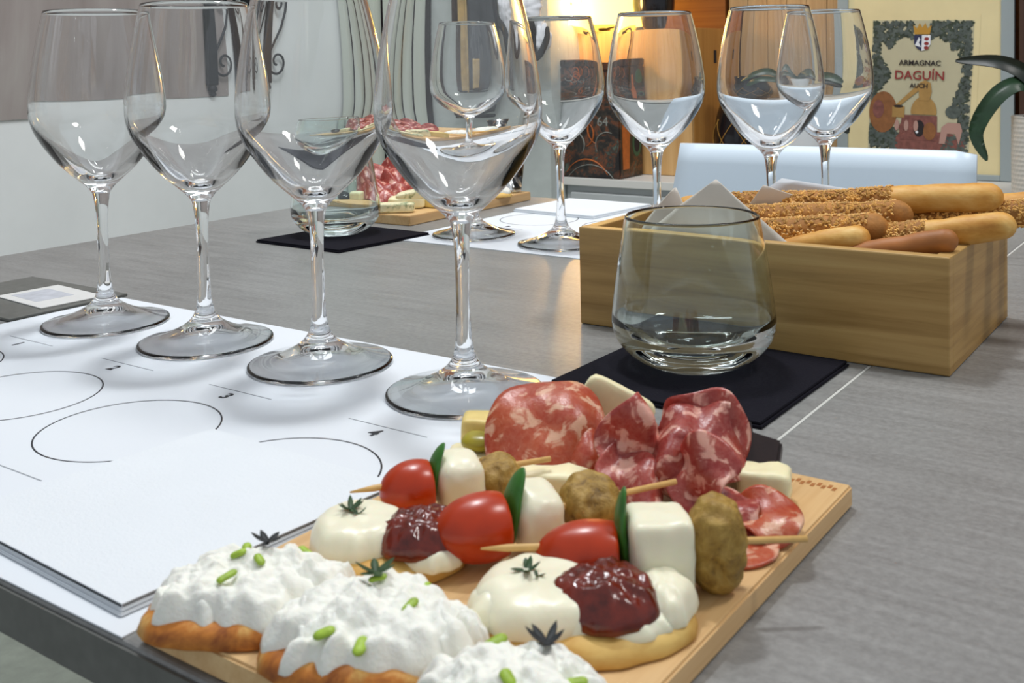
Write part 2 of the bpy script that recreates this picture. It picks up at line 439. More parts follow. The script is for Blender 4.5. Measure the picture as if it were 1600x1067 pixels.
# ------------------------------------------------------------------ the room
struct(box('floor', (-3.2, -1.5, -0.05), (2.2, 3.0, 0), 'floor'))
wl = struct(box('wall_left', (-2.10, -1.5, 0), (-1.95, 2.0, 2.6), 'wall'))
struct(box('trim_1', (-1.952, -1.5, T+0.078), (-1.946, 1.61, 2.6), 'taupe'))          # taupe paint coat above the white dado
wb = struct(box('wall_back', (-1.95, 2.0, 0), (-1.34, 2.5, 2.6), 'greywall'))
struct(box('wall_rear', (-1.34, 2.46, 0), (2.2, 2.5, 2.6), 'orangewood'))
# accordion folding door against the back wall, each panel a piece
fd = thing('folding_door', 'pale green-grey accordion folding door of narrow upright panels in the wall corner', 'door', (-1.945, 1.985, 0))
w0 = 0.046
box('backing', (-0.002, 0.002, 0.01), (0.245, 0.010, 2.1), 'flatblack', fd)  # black sheet added behind the panels so the gaps read as shaded
for i in range(4):
    x = 0.004+i*(w0+0.014)
    slab('panel', [(x, 0), (x+w0*0.15, -0.018), (x+w0*0.85, -0.018), (x+w0, 0)], 0.01, 2.1, 'fold', fd, 0.002)
box('track', (0, -0.012, 2.1), (0.25, 0.012, 2.13), 'frame', fd)

# wrought iron brackets on the left wall
def bracket(y, top, label):
    t = thing('iron_bracket', label, 'bracket', (-1.945, y, T))
    box('bar', (0.002, -0.018, 0.115), (0.014, 0.018, top), 'iron', t, 0.002)
    lathe('finial', [(0, 0.075), (0.006, 0.080), (0.010, 0.088), (0.007, 0.096), (0.013, 0.102), (0.013, 0.106), (0.008, 0.115)], 'iron', t, 16, loc=(0.009, 0, 0))
    def spir(cy_, cz, r0, a0, a1, m=40):
        return [(0.009, cy_+r0*(1-0.75*i/m)*cos(a0+(a1-a0)*i/m), cz+r0*(1-0.75*i/m)*sin(a0+(a1-a0)*i/m)) for i in range(m+1)]
    tube('lower_scroll', [(0.009, 0.012, 0.150)]+spir(0.045, 0.172, 0.036, -2.2, -2.2+6.6), 0.0035, 'iron', t, 8)
    p = [(0.009, 0.012, 0.20), (0.009, 0.035, 0.232), (0.009, 0.062, 0.265), (0.009, 0.078, 0.30)]
    tube('upper_scroll', p+spir(0.052, 0.322, 0.030, 0.0, 6.2), 0.004, 'iron', t, 8)
    return t
bracket(1.545, 0.60, 'black wrought iron scroll bracket on the taupe wall, the one with its pointed finial visible')
bracket(1.655, 0.60, 'black wrought iron scroll bracket on the white wall section beside the taupe paint')

# ------------------------------------------------------------------ table
tb = thing('table', 'long grey stone-look table with a pale joint line across its top', 'table', (0, 0, 0))
YN, YF = 0.1772, 1.065
box('top_slab', (-0.9457, YN, T-0.017), (-0.1742, YF, T), 'stone', tb, 0.0012)
box('top_slab', (-0.1730, YN, T-0.017), (1.05, YF, T), 'stone', tb, 0.0012)
box('joint_strip', (-0.1743, YN+0.001, T-0.0165), (-0.1729, YF-0.001, T-0.0004), 'joint', tb)
box('edge_band', (-0.9450, YN-0.0012, T-0.0168), (1.049, YN-0.0001, T-0.0016), 'edge', tb)
box('apron', (-0.80, YN+0.16, T-0.07), (0.95, YF-0.16, T-0.0175), 'edge', tb)
for x in (-0.87, 0.95):
    for y in (YN+0.06, YF-0.06):
        box('leg', (x-0.03, y-0.03, 0), (x+0.03, y+0.03, T-0.0175), 'edge', tb, 0.003)

# ------------------------------------------------------------------ placemats (printed paper)
COLS = [-0.6253, -0.5264, -0.4304, -0.3287]
def placemat(label, rot=False):
    t = thing('placemat', label, 'placemat', (-0.478, 0.3165, T+0.0001), 0, 'printed tasting placemats')
    box('sheet', (-0.2075, -0.139, 0), (0.2045, 0.139, 0.0005), 'paper', t)
    for i, x in enumerate(COLS):
        X = x+0.478
        ring('circle', 0.0415, 0.0008, 0.0005, 'ink', t, X, 0.2875-0.3165)
        for yy in (0.3515, 0.2304):
            box('rule_line', (X-0.024, yy-0.3165-0.00025, 0.0005), (X+0.024, yy-0.3165+0.00025, 0.0006), 'greyink', t)
        text('digit', str(i+1), 0.0105, 'ink', t, (X, 0.3430-0.3165, 0.0006), (0, 0, 0), 0.00005, 1.0, 0.0003)
    return t
placemat('printed white placemat under the front row of four wine glasses')
pm2 = placemat('printed white placemat on the opposite side of the table, behind the black napkin')
pm2.location = (-0.478, 0.883, T+0.0001); pm2.rotation_euler = (0, 0, pi)

# ------------------------------------------------------------------ wine glasses
H = 0.205
foot_top = [(0.0395, 0.0022), (0.036, 0.0030), (0.030, 0.0045), (0.022, 0.0070), (0.014, 0.0108), (0.0085, 0.0150), (0.0055, 0.0205), (0.0043, 0.027)]
foot_prof = spline([(0, 0.0098), (0.0050, 0.0092), (0.0100, 0.0078), (0.0170, 0.0052), (0.0250, 0.0028), (0.0320, 0.0013), (0.0375, 0.0002)], 3)+[(0.0388, 0.0001), (0.0400, 0.0007), (0.0399, 0.0017)]+spline(foot_top, 3)
stem_prof = spline([(0.0043, 0.027), (0.0037, 0.038), (0.0035, 0.055), (0.0037, 0.070), (0.0044, 0.080), (0.0056, 0.0865)], 4)
outer = spline([(0.0056, 0.0865), (0.0085, 0.0905), (0.0140, 0.0955), (0.0230, 0.1040), (0.0310, 0.1140), (0.0375, 0.1245), (0.0407, 0.1330), (0.0417, 0.1420),
                (0.0408, 0.1550), (0.0382, 0.1720), (0.0345, 0.1900), (0.0308, H-0.0004)], 5)
inner = spline([(0.0299, H-0.0004), (0.0336, 0.1900), (0.0373, 0.1720), (0.0398, 0.1550), (0.0405, 0.1425), (0.0391, 0.1335), (0.0352, 0.1255), (0.0278, 0.1160), (0.0195, 0.1075),
                (0.0110, 0.1008), (0.0050, 0.0978), (0, 0.0970)], 5)
bowl_prof = outer+[(0.03035, H)]+inner
def wine_glass(x, y, label, first=None):
    if first is None:
        t = thing('wine_glass', label, 'glass', (x, y, T+0.0006), 0, 'empty stemmed wine glasses on the table')
        lathe('bowl', bowl_prof, 'glass', t, 112)
        lathe('stem', stem_prof, 'glass', t, 48)
        lathe('foot', foot_prof, 'glass', t, 112)
    else:
        t = tree_copy(first); t.location = (x, y, T+0.0006)
        t['label'] = label
    t.rotation_euler = (0, 0, random.random()*6)
    return t
g1 = wine_glass(-0.3287, 0.4092, 'empty wine glass above the digit four, nearest the loaded food board')
for x, y, lb in [(-0.4304, 0.4083, 'empty wine glass above the digit three of the near placemat'),
                 (-0.5264, 0.4060, 'empty wine glass above the digit two of the near placemat'),
                 (-0.6253, 0.4035, 'empty wine glass above the digit one, beside the small printed card'),
                 (-0.6269, 0.7995, 'empty wine glass on the opposite placemat, beside the black napkin corner'),
                 (-0.5227, 0.7949, 'empty wine glass on the opposite placemat, its foot just clear of the bread box'),
                 (-0.4263, 0.7984, 'empty wine glass behind the bread box, in front of the wooden crate'),
                 (-0.3236, 0.7976, 'empty wine glass behind the bread box, in front of the white orchid pot'),
                 (-0.3225, 0.9198, 'empty wine glass standing farthest back, its rim beside the framed print')]:
    wine_glass(x, y, lb, g1)

# ------------------------------------------------------------------ tumblers and black napkins
to = spline([(0.0250, 0.0012), (0.0300, 0.0035), (0.0365, 0.0085), (0.0415, 0.0150), (0.0435, 0.0230), (0.0430, 0.0310), (0.0405, 0.0500), (0.0372, 0.0700), (0.0354, 0.0796)], 5)
ti = spline([(0.0341, 0.0796), (0.0358, 0.0700), (0.0391, 0.0500), (0.0415, 0.0310), (0.0416, 0.0255), (0.0385, 0.0190), (0.0320, 0.0150), (0.0180, 0.0125), (0, 0.0118)], 5)
tprof = [(0, 0.0045), (0.015, 0.0038), (0.0215, 0.0015), (0.0232, 0.0003)]+to+[(0.03475, 0.0802)]+ti
def tumbler(x, y, label):
    o = lathe('tumbler', tprof, 'tumbler', None, 128, (x, y, T+0.0029))
    return tag(o, label, 'glass', 'low water tumblers on black napkins')
def black_napkin(pts, label):
    t = thing('black_napkin', label, 'napkin', (0, 0, T+0.0001), 0, 'folded black napkins')
    sl = slab('lower_fold', pts, 0.0002, 0.0014, 'blacknapkin', t, 0.0003)
    c = Vector((sum(p[0] for p in pts)/4, sum(p[1] for p in pts)/4))
    slab('upper_fold', [tuple((Vector(p)-c)*0.99+c+Vector((-0.0006, 0.0008))) for p in pts], 0.0015, 0.0027, 'blacknapkin', t, 0.0003)
black_napkin([(-0.3005, 0.4432), (-0.1838, 0.4384), (-0.1822, 0.5540), (-0.2995, 0.5590)], 'folded black paper napkin under the large near tumbler')
black_napkin([(-0.7885, 0.6690), (-0.6740, 0.6655), (-0.6650, 0.7790), (-0.7790, 0.7830)], 'folded black paper napkin beside the opposite placemat, under the far tumbler')
tumbler(-0.2512, 0.5085, 'greenish clear tumbler in front of the bread box')
tumbler(-0.7460, 0.7340, 'clear tumbler beside the far board of cured meat and cheese')

# card, dark folder at the table's left end
tag(box('dark_folder', (-0.815, 0.372, T+0.0002), (-0.6875, 0.462, T+0.0022), 'edge', None, 0.0004), 'dark grey flat folder under the small printed card', 'folder')
cd = thing('printed_card', 'small pale printed card lying next to the near placemat corner', 'card', (-0.7285, 0.4255, T+0.0024), R(-4))
box('card_sheet', (-0.034, -0.0235, 0), (0.034, 0.0235, 0.0006), 'card', cd)
box('print_patch', (-0.026, -0.016, 0.0006), (0.012, 0.012, 0.0007), 'cardtrim', cd)
tag(box('paper_slip', (-0.768, 0.345, T+0.0002), (-0.698, 0.3715, T+0.0008), 'card'), 'narrow white paper slip at the edge of the dark folder', 'paper')

# white napkin on the placemat
nk = thing('white_napkin', 'thick folded white napkin lying on the near placemat corner', 'napkin', (0, 0, T+0.0007))
pts = [(-0.3990, 0.1880), (-0.2830, 0.1835), (-0.2735, 0.3010), (-0.3900, 0.3030)]
for i, (z0, z1, s) in enumerate([(0.0000, 0.0012, 1.0), (0.0013, 0.0024, 0.992), (0.0025, 0.0035, 0.985)]):
    c = Vector((sum(p[0] for p in pts)/4, sum(p[1] for p in pts)/4))
    slab('folded_layer', [tuple((Vector(p)-c)*s+c) for p in pts], z0, z1, 'napkin', nk, 0.0005)
nk2 = thing('white_napkin', 'thin folded white napkin on the opposite placemat by the table edge', 'napkin', (0, 0, T+0.0007))
slab('folded_layer', [(-0.685, 0.945), (-0.575, 0.935), (-0.565, 1.046), (-0.678, 1.050)], 0, 0.0018, 'napkin', nk2, 0.0005)
slab('folded_layer', [(-0.684, 0.946), (-0.576, 0.936), (-0.566, 1.045), (-0.677, 1.049)], 0.0019, 0.0034, 'napkin', nk2, 0.0005)

# ------------------------------------------------------------------ bread box
bb = thing('bread_box', 'open bamboo box lined with paper and full of breadsticks', 'box', (0, 0, T+0.0002))
X0, X1, Y0, Y1, HB, WT = -0.3555, -0.1325, 0.5605, 0.7065, 0.0615, 0.0085
ang = R(-2.2)
bb.rotation_euler = (0, 0, 0)
box('front_panel', (X0, Y0, 0), (X1, Y0+WT, HB), 'boxwood', bb, 0.0009)
box('back_panel', (X0, Y1-WT, 0), (X1, Y1, HB), 'boxwood', bb, 0.0009)
box('side_panel', (X0+0.0001, Y0+WT, 0.0002), (X0+WT, Y1-WT, HB-0.0002), 'boxwood', bb, 0.0006)
box('side_panel', (X1-WT, Y0+WT, 0.0002), (X1-0.0001, Y1-WT, HB-0.0002), 'boxwood', bb, 0.0006)
box('bottom_panel', (X0+WT, Y0+WT, 0.002), (X1-WT, Y1-WT, 0.007), 'boxwood', bb)

lin = thing('parchment_liner', 'crumpled parchment paper sheets lining the bread box with peaked corners', 'paper', (0, 0, T))
sheet('paper_corner', (-0.335, 0.5705, 0.045), (-0.206, 0.5705, 0.048), (-0.2693, 0.579, 0.0935), (-0.2701, 0.579, 0.0935), 'parchment', lin, 14, 0.003, 40, 1)
sheet('paper_corner', (-0.345, 0.590, 0.045), (-0.290, 0.605, 0.045), (-0.311, 0.609, 0.0830), (-0.3120, 0.608, 0.0832), 'parchment', lin, 12, 0.003, 40, 2)
sheet('paper_corner', (-0.285, 0.625, 0.050), (-0.180, 0.672, 0.052), (-0.2595, 0.629, 0.0852), (-0.2605, 0.628, 0.0850), 'parchment', lin, 12, 0.003, 40, 3)
sheet('paper_back', (-0.335, 0.696, 0.040), (-0.142, 0.696, 0.040), (-0.150, 0.697, 0.0680), (-0.275, 0.6965, 0.0820), 'paper', lin, 12, 0.0012, 30, 4)
sheet('paper_base', (-0.343, 0.574, 0.0095), (-0.145, 0.574, 0.0095), (-0.145, 0.692, 0.0095), (-0.343, 0.692, 0.0095), 'parchment', lin, 10, 0.001, 40, 5)

seed_me = None
def breadstick(p0, p1, r, label, mat='bread', sesame=None, bend=0.0, sd=0):
    p0, p1 = Vector(p0), Vector(p1); L = (p1-p0).length
    t = thing('breadstick', label, 'breadstick', (0, 0, T), 0, 'breadsticks in the bamboo box')
    n = 26; path, rad = [], []
    side = (p1-p0).cross(Vector((0, 0, 1))).normalized()
    for i in range(n+1):
        u = i/n; path.append(p0.lerp(p1, u)+side*bend*sin(pi*u)+Vector((0, 0, 0.0012*noise.noise(Vector((u*3, sd, 0))))))
        rad.append(r*(1+0.10*noise.noise(Vector((u*5, sd, 1)))))
    tube('crust', path, rad, mat, t, 20, 0.95, wob=0.10, wf=90, seed=sd)
    if sesame:
        rng = random.Random(sd+3); vs, fs = [], []
        a0, a1 = sesame; cnt = int(3000*(a1-a0)*L/0.2)
        tube('seeded_crust', path[int(a0*n):int(a1*n)+1], [q*1.03 for q in rad[int(a0*n):int(a1*n)+1]], 'seedbase', t, 20, 0.95, wob=0.10, wf=90, seed=sd)
        for _ in range(cnt):
            u = a0+(a1-a0)*rng.random(); f = u*n; i = min(int(f), n-1)
            c = path[i].lerp(path[i+1], f-i); tx = (path[i+1]-path[i]).normalized()
            x = tx.cross(Vector((0, 0, 1))).normalized(); y = x.cross(tx).normalized()
            a = rng.uniform(0, 2*pi); nr_ = x*cos(a)+y*sin(a)*0.95
            q = c+nr_*(rad[i]*1.04); e = (tx*cos(rng.uniform(0, pi))+nr_.cross(tx)*sin(rng.uniform(-pi, pi)))
            e = (e-nr_*e.dot(nr_)).normalized(); g = nr_.cross(e)
            l_, w_, h_ = 0.00165, 0.00095, 0.0006; b = len(vs)
            vs += [q-e*l_, q+g*w_, q+e*l_*0.8, q-g*w_, q+nr_*h_*1.5, q-nr_*h_]
            fs += [(b, b+1, b+4), (b+1, b+2, b+4), (b+2, b+3, b+4), (b+3, b, b+4), (b+1, b, b+5), (b+2, b+1, b+5), (b+3, b+2, b+5), (b, b+3, b+5)]
        o = raw('sesame_coating', vs, fs, 'sesame', t, False); o['kind'] = 'stuff'
    return t
breadstick((-0.318, 0.640, 0.066), (-0.1335, 0.655, 0.0815), 0.0088, 'topmost pale breadstick, bare end rising highest at the back of the box', 'bread', (0.12, 0.72), 0.002, 1)
breadstick((-0.325, 0.622, 0.058), (-0.178, 0.628, 0.0715), 0.0092, 'seed-covered breadstick just in front of and below the topmost one', 'bread', (0.0, 1.0), 0.001, 2)
breadstick((-0.290, 0.600, 0.054), (-0.185, 0.6035, 0.0665), 0.0095, 'sesame breadstick lying in the middle against the paper corner', 'bread', (0.0, 1.0), 0.0, 3)
breadstick((-0.268, 0.5815, 0.044), (-0.1875, 0.5835, 0.0640), 0.0078, 'smooth golden breadstick end resting on the front rim of the box', 'bread', None, 0, 4)
breadstick((-0.262, 0.602, 0.047), (-0.118, 0.6110, 0.0720), 0.0080, 'breadstick overhanging the box side, sesame middle and bare golden end', 'bread', (0.30, 0.74), 0.0, 5)
breadstick((-0.200, 0.5790, 0.052), (-0.1395, 0.5800, 0.0670), 0.0068, 'short darker brown breadstick tip at the front corner of the box', 'breadbrown', None, 0, 6)
breadstick((-0.250, 0.668, 0.054), (-0.078, 0.706, 0.0780), 0.0085, 'plain breadstick sticking far out over the back corner of the box', 'bread', (0.35, 0.55), 0, 7)
breadstick((-0.245, 0.645, 0.053), (-0.092, 0.664, 0.0760), 0.0080, 'sesame breadstick overhanging the box side below the plain one', 'bread', (0.2, 1.0), 0, 8)
breadstick((-0.330, 0.652, 0.060), (-0.225, 0.655, 0.046), 0.0085, 'brown breadstick end peeking between the two paper peaks', 'breadbrown', (0.1, 0.5), 0, 9)
breadstick((-0.325, 0.600, 0.030), (-0.150, 0.600, 0.034), 0.0088, 'plain breadstick in the lower layer at the front of the box', 'bread', None, 0, 10)
breadstick((-0.325, 0.625, 0.030), (-0.150, 0.632, 0.032), 0.0088, 'plain breadstick in the lower layer down the middle of the box', 'bread', None, 0, 11)
breadstick((-0.325, 0.665, 0.032), (-0.150, 0.670, 0.034), 0.0088, 'plain breadstick in the lower layer at the back of the box', 'bread', None, 0, 12)

# ------------------------------------------------------------------ near serving board
ZB = T+0.0084
sb = thing('serving_board', 'pale bamboo board loaded with canapes and skewers, scorch marks near one corner', 'board', (-0.1932, 0.2795, T+0.0002))
slab('board', [(-0.0740, -0.1005), (0.0690, -0.1005), (0.0690, 0.1005), (-0.0740, 0.1005)], 0, 0.0080, 'bamboo', sb, 0.0008)
k = []
for i in range(9):
    yy = 0.0915+0.0016*(i % 2); box('burnt_mark', (0.0480+i*0.0020, yy, 0.0080), (0.0494+i*0.0020, yy+0.0030, 0.0081), 'breadbrown', sb)

def leafmesh(L, W, bendz=0.2, n=7, thick=0.0003, fold=0.15):
    vs, fs = [], []
    for i in range(n+1):
        u = i/n; wd = W*sin(pi*min(1, u*0.96+0.04))**0.7; x = L*u; z = bendz*L*u*u
        vs += [(x, -wd, z+fold*wd), (x, 0, z), (x, wd, z+fold*wd)]
    m = len(vs); vs += [(a, b, c-thick) for a, b, c in vs]
    for i in range(n):
        a = i*3
        for q in (0, 1):
            fs.append((a+q, a+q+3, a+q+4, a+q+1)); fs.append((m+a+q, m+a+q+1, m+a+q+4, m+a+q+3))
        fs.append((a, m+a, m+a+3, a+3)); fs.append((a+2, a+5, m+a+5, m+a+2))
    return vs, fs

def sprig(parent, loc, size, mat='herb', n=6, sd=0, name='herb_sprig'):
    rng = random.Random(sd); V, F = [], []
    for i in range(n):
        vs, fs = leafmesh(size*rng.uniform(0.7, 1.1), size*0.18, rng.uniform(0.1, 0.6), 5, 0.0002)
        m = Matrix.Rotation(2*pi*i/n+rng.uniform(-0.4, 0.4), 4, 'Z') @ Matrix.Rotation(-rng.uniform(0.0, 0.25), 4, 'Y')
        b = len(V); V += [m @ Vector(v) for v in vs]; F += [tuple(b+q for q in f) for f in fs]
    return raw(name, V, F, mat, parent, True, loc)

def chives(parent, pts, sd=0, r=0.0021):
    rng = random.Random(sd)
    for x, y, z in pts:
        a = rng.uniform(0, pi); l_ = rng.uniform(0.0008, 0.0022); d = Vector((cos(a)*l_, sin(a)*l_, 0.0003))
        tube('chive_piece', [Vector((x, y, z))-d, Vector((x, y, z))+d], r*rng.uniform(0.6, 0.85), 'chive', parent, 8, 0.6, round_=True)

# canapes A and B: round blinis with mozzarella and jam
def blini(loc, rx, ry, rz, label, mo, jam, jl, seed, bits):
    t = thing('blini_canape', label, 'canape', loc, rz, 'round canapes with mozzarella and jam')
    heap('pancake', rx, ry, 0.0060, 'blini', t, 0.05, 0.0004, 90, seed, 6, 0.0006)
    heap('mozzarella_slice', mo[2], mo[3], mo[4], 'mozz', t, 0.09, 0.0007, 70, seed+1, 6.5, 0.0058, loc=(mo[0], mo[1], 0), skirt=0.0008)
    for (x, y, a, b, h, s) in bits:
        heap('mozzarella_piece', a, b, h, 'mozz', t, 0.15, 0.0008, 120, s, 2.8, 0.0056, loc=(x, y, 0), skirt=0.001)
    heap('jam_spoonful', jam[2], jam[3], jam[4], 'jam', t, 0.08, 0.0012, 190, seed+2, 2.6, jam[5], loc=(jam[0], jam[1], 0))
    sprig(t, jl, 0.0052, 'herb', 6, seed)
    sprig(t, (jl[0]+0.003, jl[1]-0.003, jl[2]-0.0002), 0.0028, 'herb', 3, seed+9, 'herb_bit')
    return t
# local x runs along the picture's horizontal (rotated 33 degrees)
RZ = R(33.5)
blini((-0.2290, 0.2440, ZB), 0.0262, 0.0215, RZ, 'round blini with mozzarella and jam, next to the white napkin',
      (-0.0095, 0.001, 0.0165, 0.0165, 0.0088), (0.0112, -0.0035, 0.0150, 0.0142, 0.0095, 0.0075), (-0.0125, 0.0035, 0.0150), 11,
      [(0.0145, -0.0070, 0.0130, 0.0110, 0.0052, 3)])
blini((-0.1570, 0.2440, ZB), 0.0335, 0.0235, RZ, 'round blini with mozzarella and jam, in front of the mozzarella cube near the board side',
      (-0.0085, 0.001, 0.0225, 0.0195, 0.0080), (0.0066, -0.0035, 0.0168, 0.0155, 0.0100, 0.0070), (-0.0145, 0.0030, 0.0142), 21,
      [(0.0235, 0.0010, 0.0095, 0.0120, 0.0078, 5), (0.0030, -0.0100, 0.0240, 0.0080, 0.0042, 6), (-0.021, -0.002, 0.011, 0.012, 0.006, 8)])

# cream cheese toasts
def toast(loc, rz, rx, ry, label, seed, outline, herbs, chv, cream):
    t = thing('cream_cheese_toast', label, 'canape', loc, rz, 'toasts heaped with cream cheese')
    heap('toast', rx, ry, 0.0062, 'toast', t, 0.07, 0.0005, 80, seed, 7, 0.0006, outline=outline)
    for i, (x, y, a, b, h) in enumerate(cream):
        heap('cream_cheese', a, b, h, 'creamcheese', t, 0.34, 0.0021, 120, seed+i*3+1, 2.6, 0.0058, loc=(x, y, 0), skirt=0.0022, na=150, nr=44, fine=0.0003)
    for (x, y, z, s, m) in herbs: sprig(t, (x, y, z), s, m, 6, seed)
    chives(t, chv, seed)
    return t
toast((-0.2400, 0.1975, ZB), R(40), 0.0300, 0.0195, 'cream cheese toast at the board corner beside the white napkin, dark herb on top', 31,
      [1.0, 1.05, 0.95, 1.05, 1.0, 1.1, 1.05, 1.0], [(0.0040, 0.0085, 0.0170, 0.0060, 'herbdark')],
      [(-0.004, 0.0045, 0.0158), (0.0030, -0.0010, 0.0162), (-0.0050, -0.0075, 0.0150), (0.0150, 0.0080, 0.0135), (-0.003, 0.012, 0.0135), (-0.022, 0.003, 0.0092)],
      [(-0.001, 0.001, 0.0262, 0.0175, 0.0092), (0.0135, 0.0020, 0.0150, 0.0120, 0.0070), (-0.013, 0.001, 0.0135, 0.0140, 0.0070)])
toast((-0.1965, 0.2010, ZB), R(30), 0.0290, 0.0215, 'middle cream cheese toast between the corner toast and the board edge', 47,
      [1.05, 1.0, 0.95, 1.0, 1.05, 1.05, 1.0, 1.0], [(0.0000, 0.0090, 0.0180, 0.0068, 'herb')],
      [(0.0120, -0.0030, 0.0150), (0.0130, 0.0095, 0.0130), (0.0010, 0.0070, 0.0172), (-0.0085, -0.0130, 0.0125), (0.0015, -0.0150, 0.0105)],
      [(0.001, 0.001, 0.0262, 0.0190, 0.0100), (0.0120, 0.0000, 0.0160, 0.0150, 0.0078), (-0.0090, 0.0010, 0.0150, 0.0160, 0.0082), (0.0275, -0.0010, 0.0045, 0.0035, 0.0060)])
toast((-0.1440, 0.1985, ZB), R(30), 0.0250, 0.0180, 'cream cheese toast by the outer board edge, in front of the jam canape', 59,
      [1.0]*8, [(0.0050, 0.0095, 0.0150, 0.0058, 'herbdark')], [(-0.0080, 0.0085, 0.0150), (0.012, -0.004, 0.0130), (-0.003, -0.006, 0.015)],
      [(-0.002, 0.001, 0.0250, 0.0180, 0.0090), (0.0060, 0.0060, 0.0110, 0.0100, 0.0080), (-0.0100, 0.0010, 0.0130, 0.0140, 0.0070)])

# skewers
def skewer(a, b, items, label, sd):
    """items: (kind, fraction along the pick, size tuple)"""
    a, b = Vector(a), Vector(b); d = (b-a); yaw = math.atan2(d.y, d.x); L = d.length
    t = thing('skewer', label, 'skewer', (a.x, a.y, 0), yaw, 'cherry tomato and mozzarella skewers')
    s = (b.z-a.z)/L
    tube('pick', [(0, 0, a.z), (0.008, 0, a.z+s*0.008), (L*0.5, 0, a.z+s*L*0.5), (L, 0, b.z)], [0.0003, 0.0011, 0.0011, 0.0010], 'stick', t, 10, round_=False)
    for i, (kd, x, sz, off) in enumerate(items):
        z = a.z+s*x+off[1]; p = (x, off[0], z)
        if kd == 'tomato':
            tm = blob('tomato', sz, 'tomato', t, 0.0002, 60, sd+i, 5, loc=p)
            for v in tm.data.vertices:        # halved: the cut side faces the basil
                c_ = 0.42*sz[0]
                if v.co.x > c_: v.co.x = c_+(v.co.x-c_)*0.04
        elif kd == 'cube': blob('mozzarella_cube', sz[:3], 'mozz', t, 0.0006, 110, sd+i, 5, sz[3], loc=p, rot=(off[2], 0, 0.06))
        elif kd == 'falafel': blob('falafel_ball', sz, 'falafel', t, 0.0016, 150, sd+i, 5, 2.4, loc=p, rot=(off[2], 0, 0))
        elif kd == 'basil':
            w_, h = sz[1], sz[2]
            lf = blob('basil_leaf', (sz[0], w_, h), 'basil', t, 0.0003, 90, sd+i, 4, 0, loc=p)
            for v in lf.data.vertices: v.co.x += 0.0030*(v.co.z/h)**2*(1 if v.co.z > 0 else 0.4)+off[2]*v.co.z
    return t
skewer((-0.1900, 0.2420, ZB+0.0140), (-0.1120, 0.3005, ZB+0.0135),
       [('tomato', 0.0330, (0.0170, 0.0106, 0.0102), (0, -0.0030, 0)), ('basil', 0.0418, (0.0019, 0.0060, 0.0155), (0, 0.0020, -0.10)),
        ('cube', 0.0525, (0.0092, 0.0095, 0.0128, 9), (-0.0030, -0.0020, 0)), ('falafel', 0.0695, (0.0084, 0.0095, 0.0150), (-0.0020, 0.0004, 0.2))],
       'skewer nearest the jam canapes, its pick pointing over the board side', 3)
skewer((-0.2090, 0.2460, ZB+0.0125), (-0.1630, 0.3150, ZB+0.0150),
       [('tomato', 0.0140, (0.0160, 0.0110, 0.0106), (0, -0.0010, 0)), ('basil', 0.0235, (0.0020, 0.0060, 0.0125), (0, 0.003, 0.15)),
        ('cube', 0.0320, (0.0080, 0.0100, 0.0105, 3.4), (0.001, -0.0015, 0.2)), ('falafel', 0.0520, (0.0102, 0.0095, 0.0085), (0.001, -0.0015, 0.5))],
       'middle skewer, tomato touching the jam of the blini', 13)
skewer((-0.2545, 0.2530, ZB+0.0130), (-0.2120, 0.3120, ZB+0.0140),
       [('tomato', 0.0225, (0.0125, 0.0100, 0.0098), (0, -0.0025, 0)), ('basil', 0.0290, (0.0016, 0.0050, 0.0105), (0, 0.0015, 0.15)),
        ('cube', 0.0380, (0.0084, 0.0095, 0.0100, 3.6), (0, -0.0025, 0.15)), ('falafel', 0.0530, (0.0080, 0.0080, 0.0062), (0, -0.0030, 0.2))],
       'skewer whose pick points at the white napkin, with its tomato by the placemat', 23)

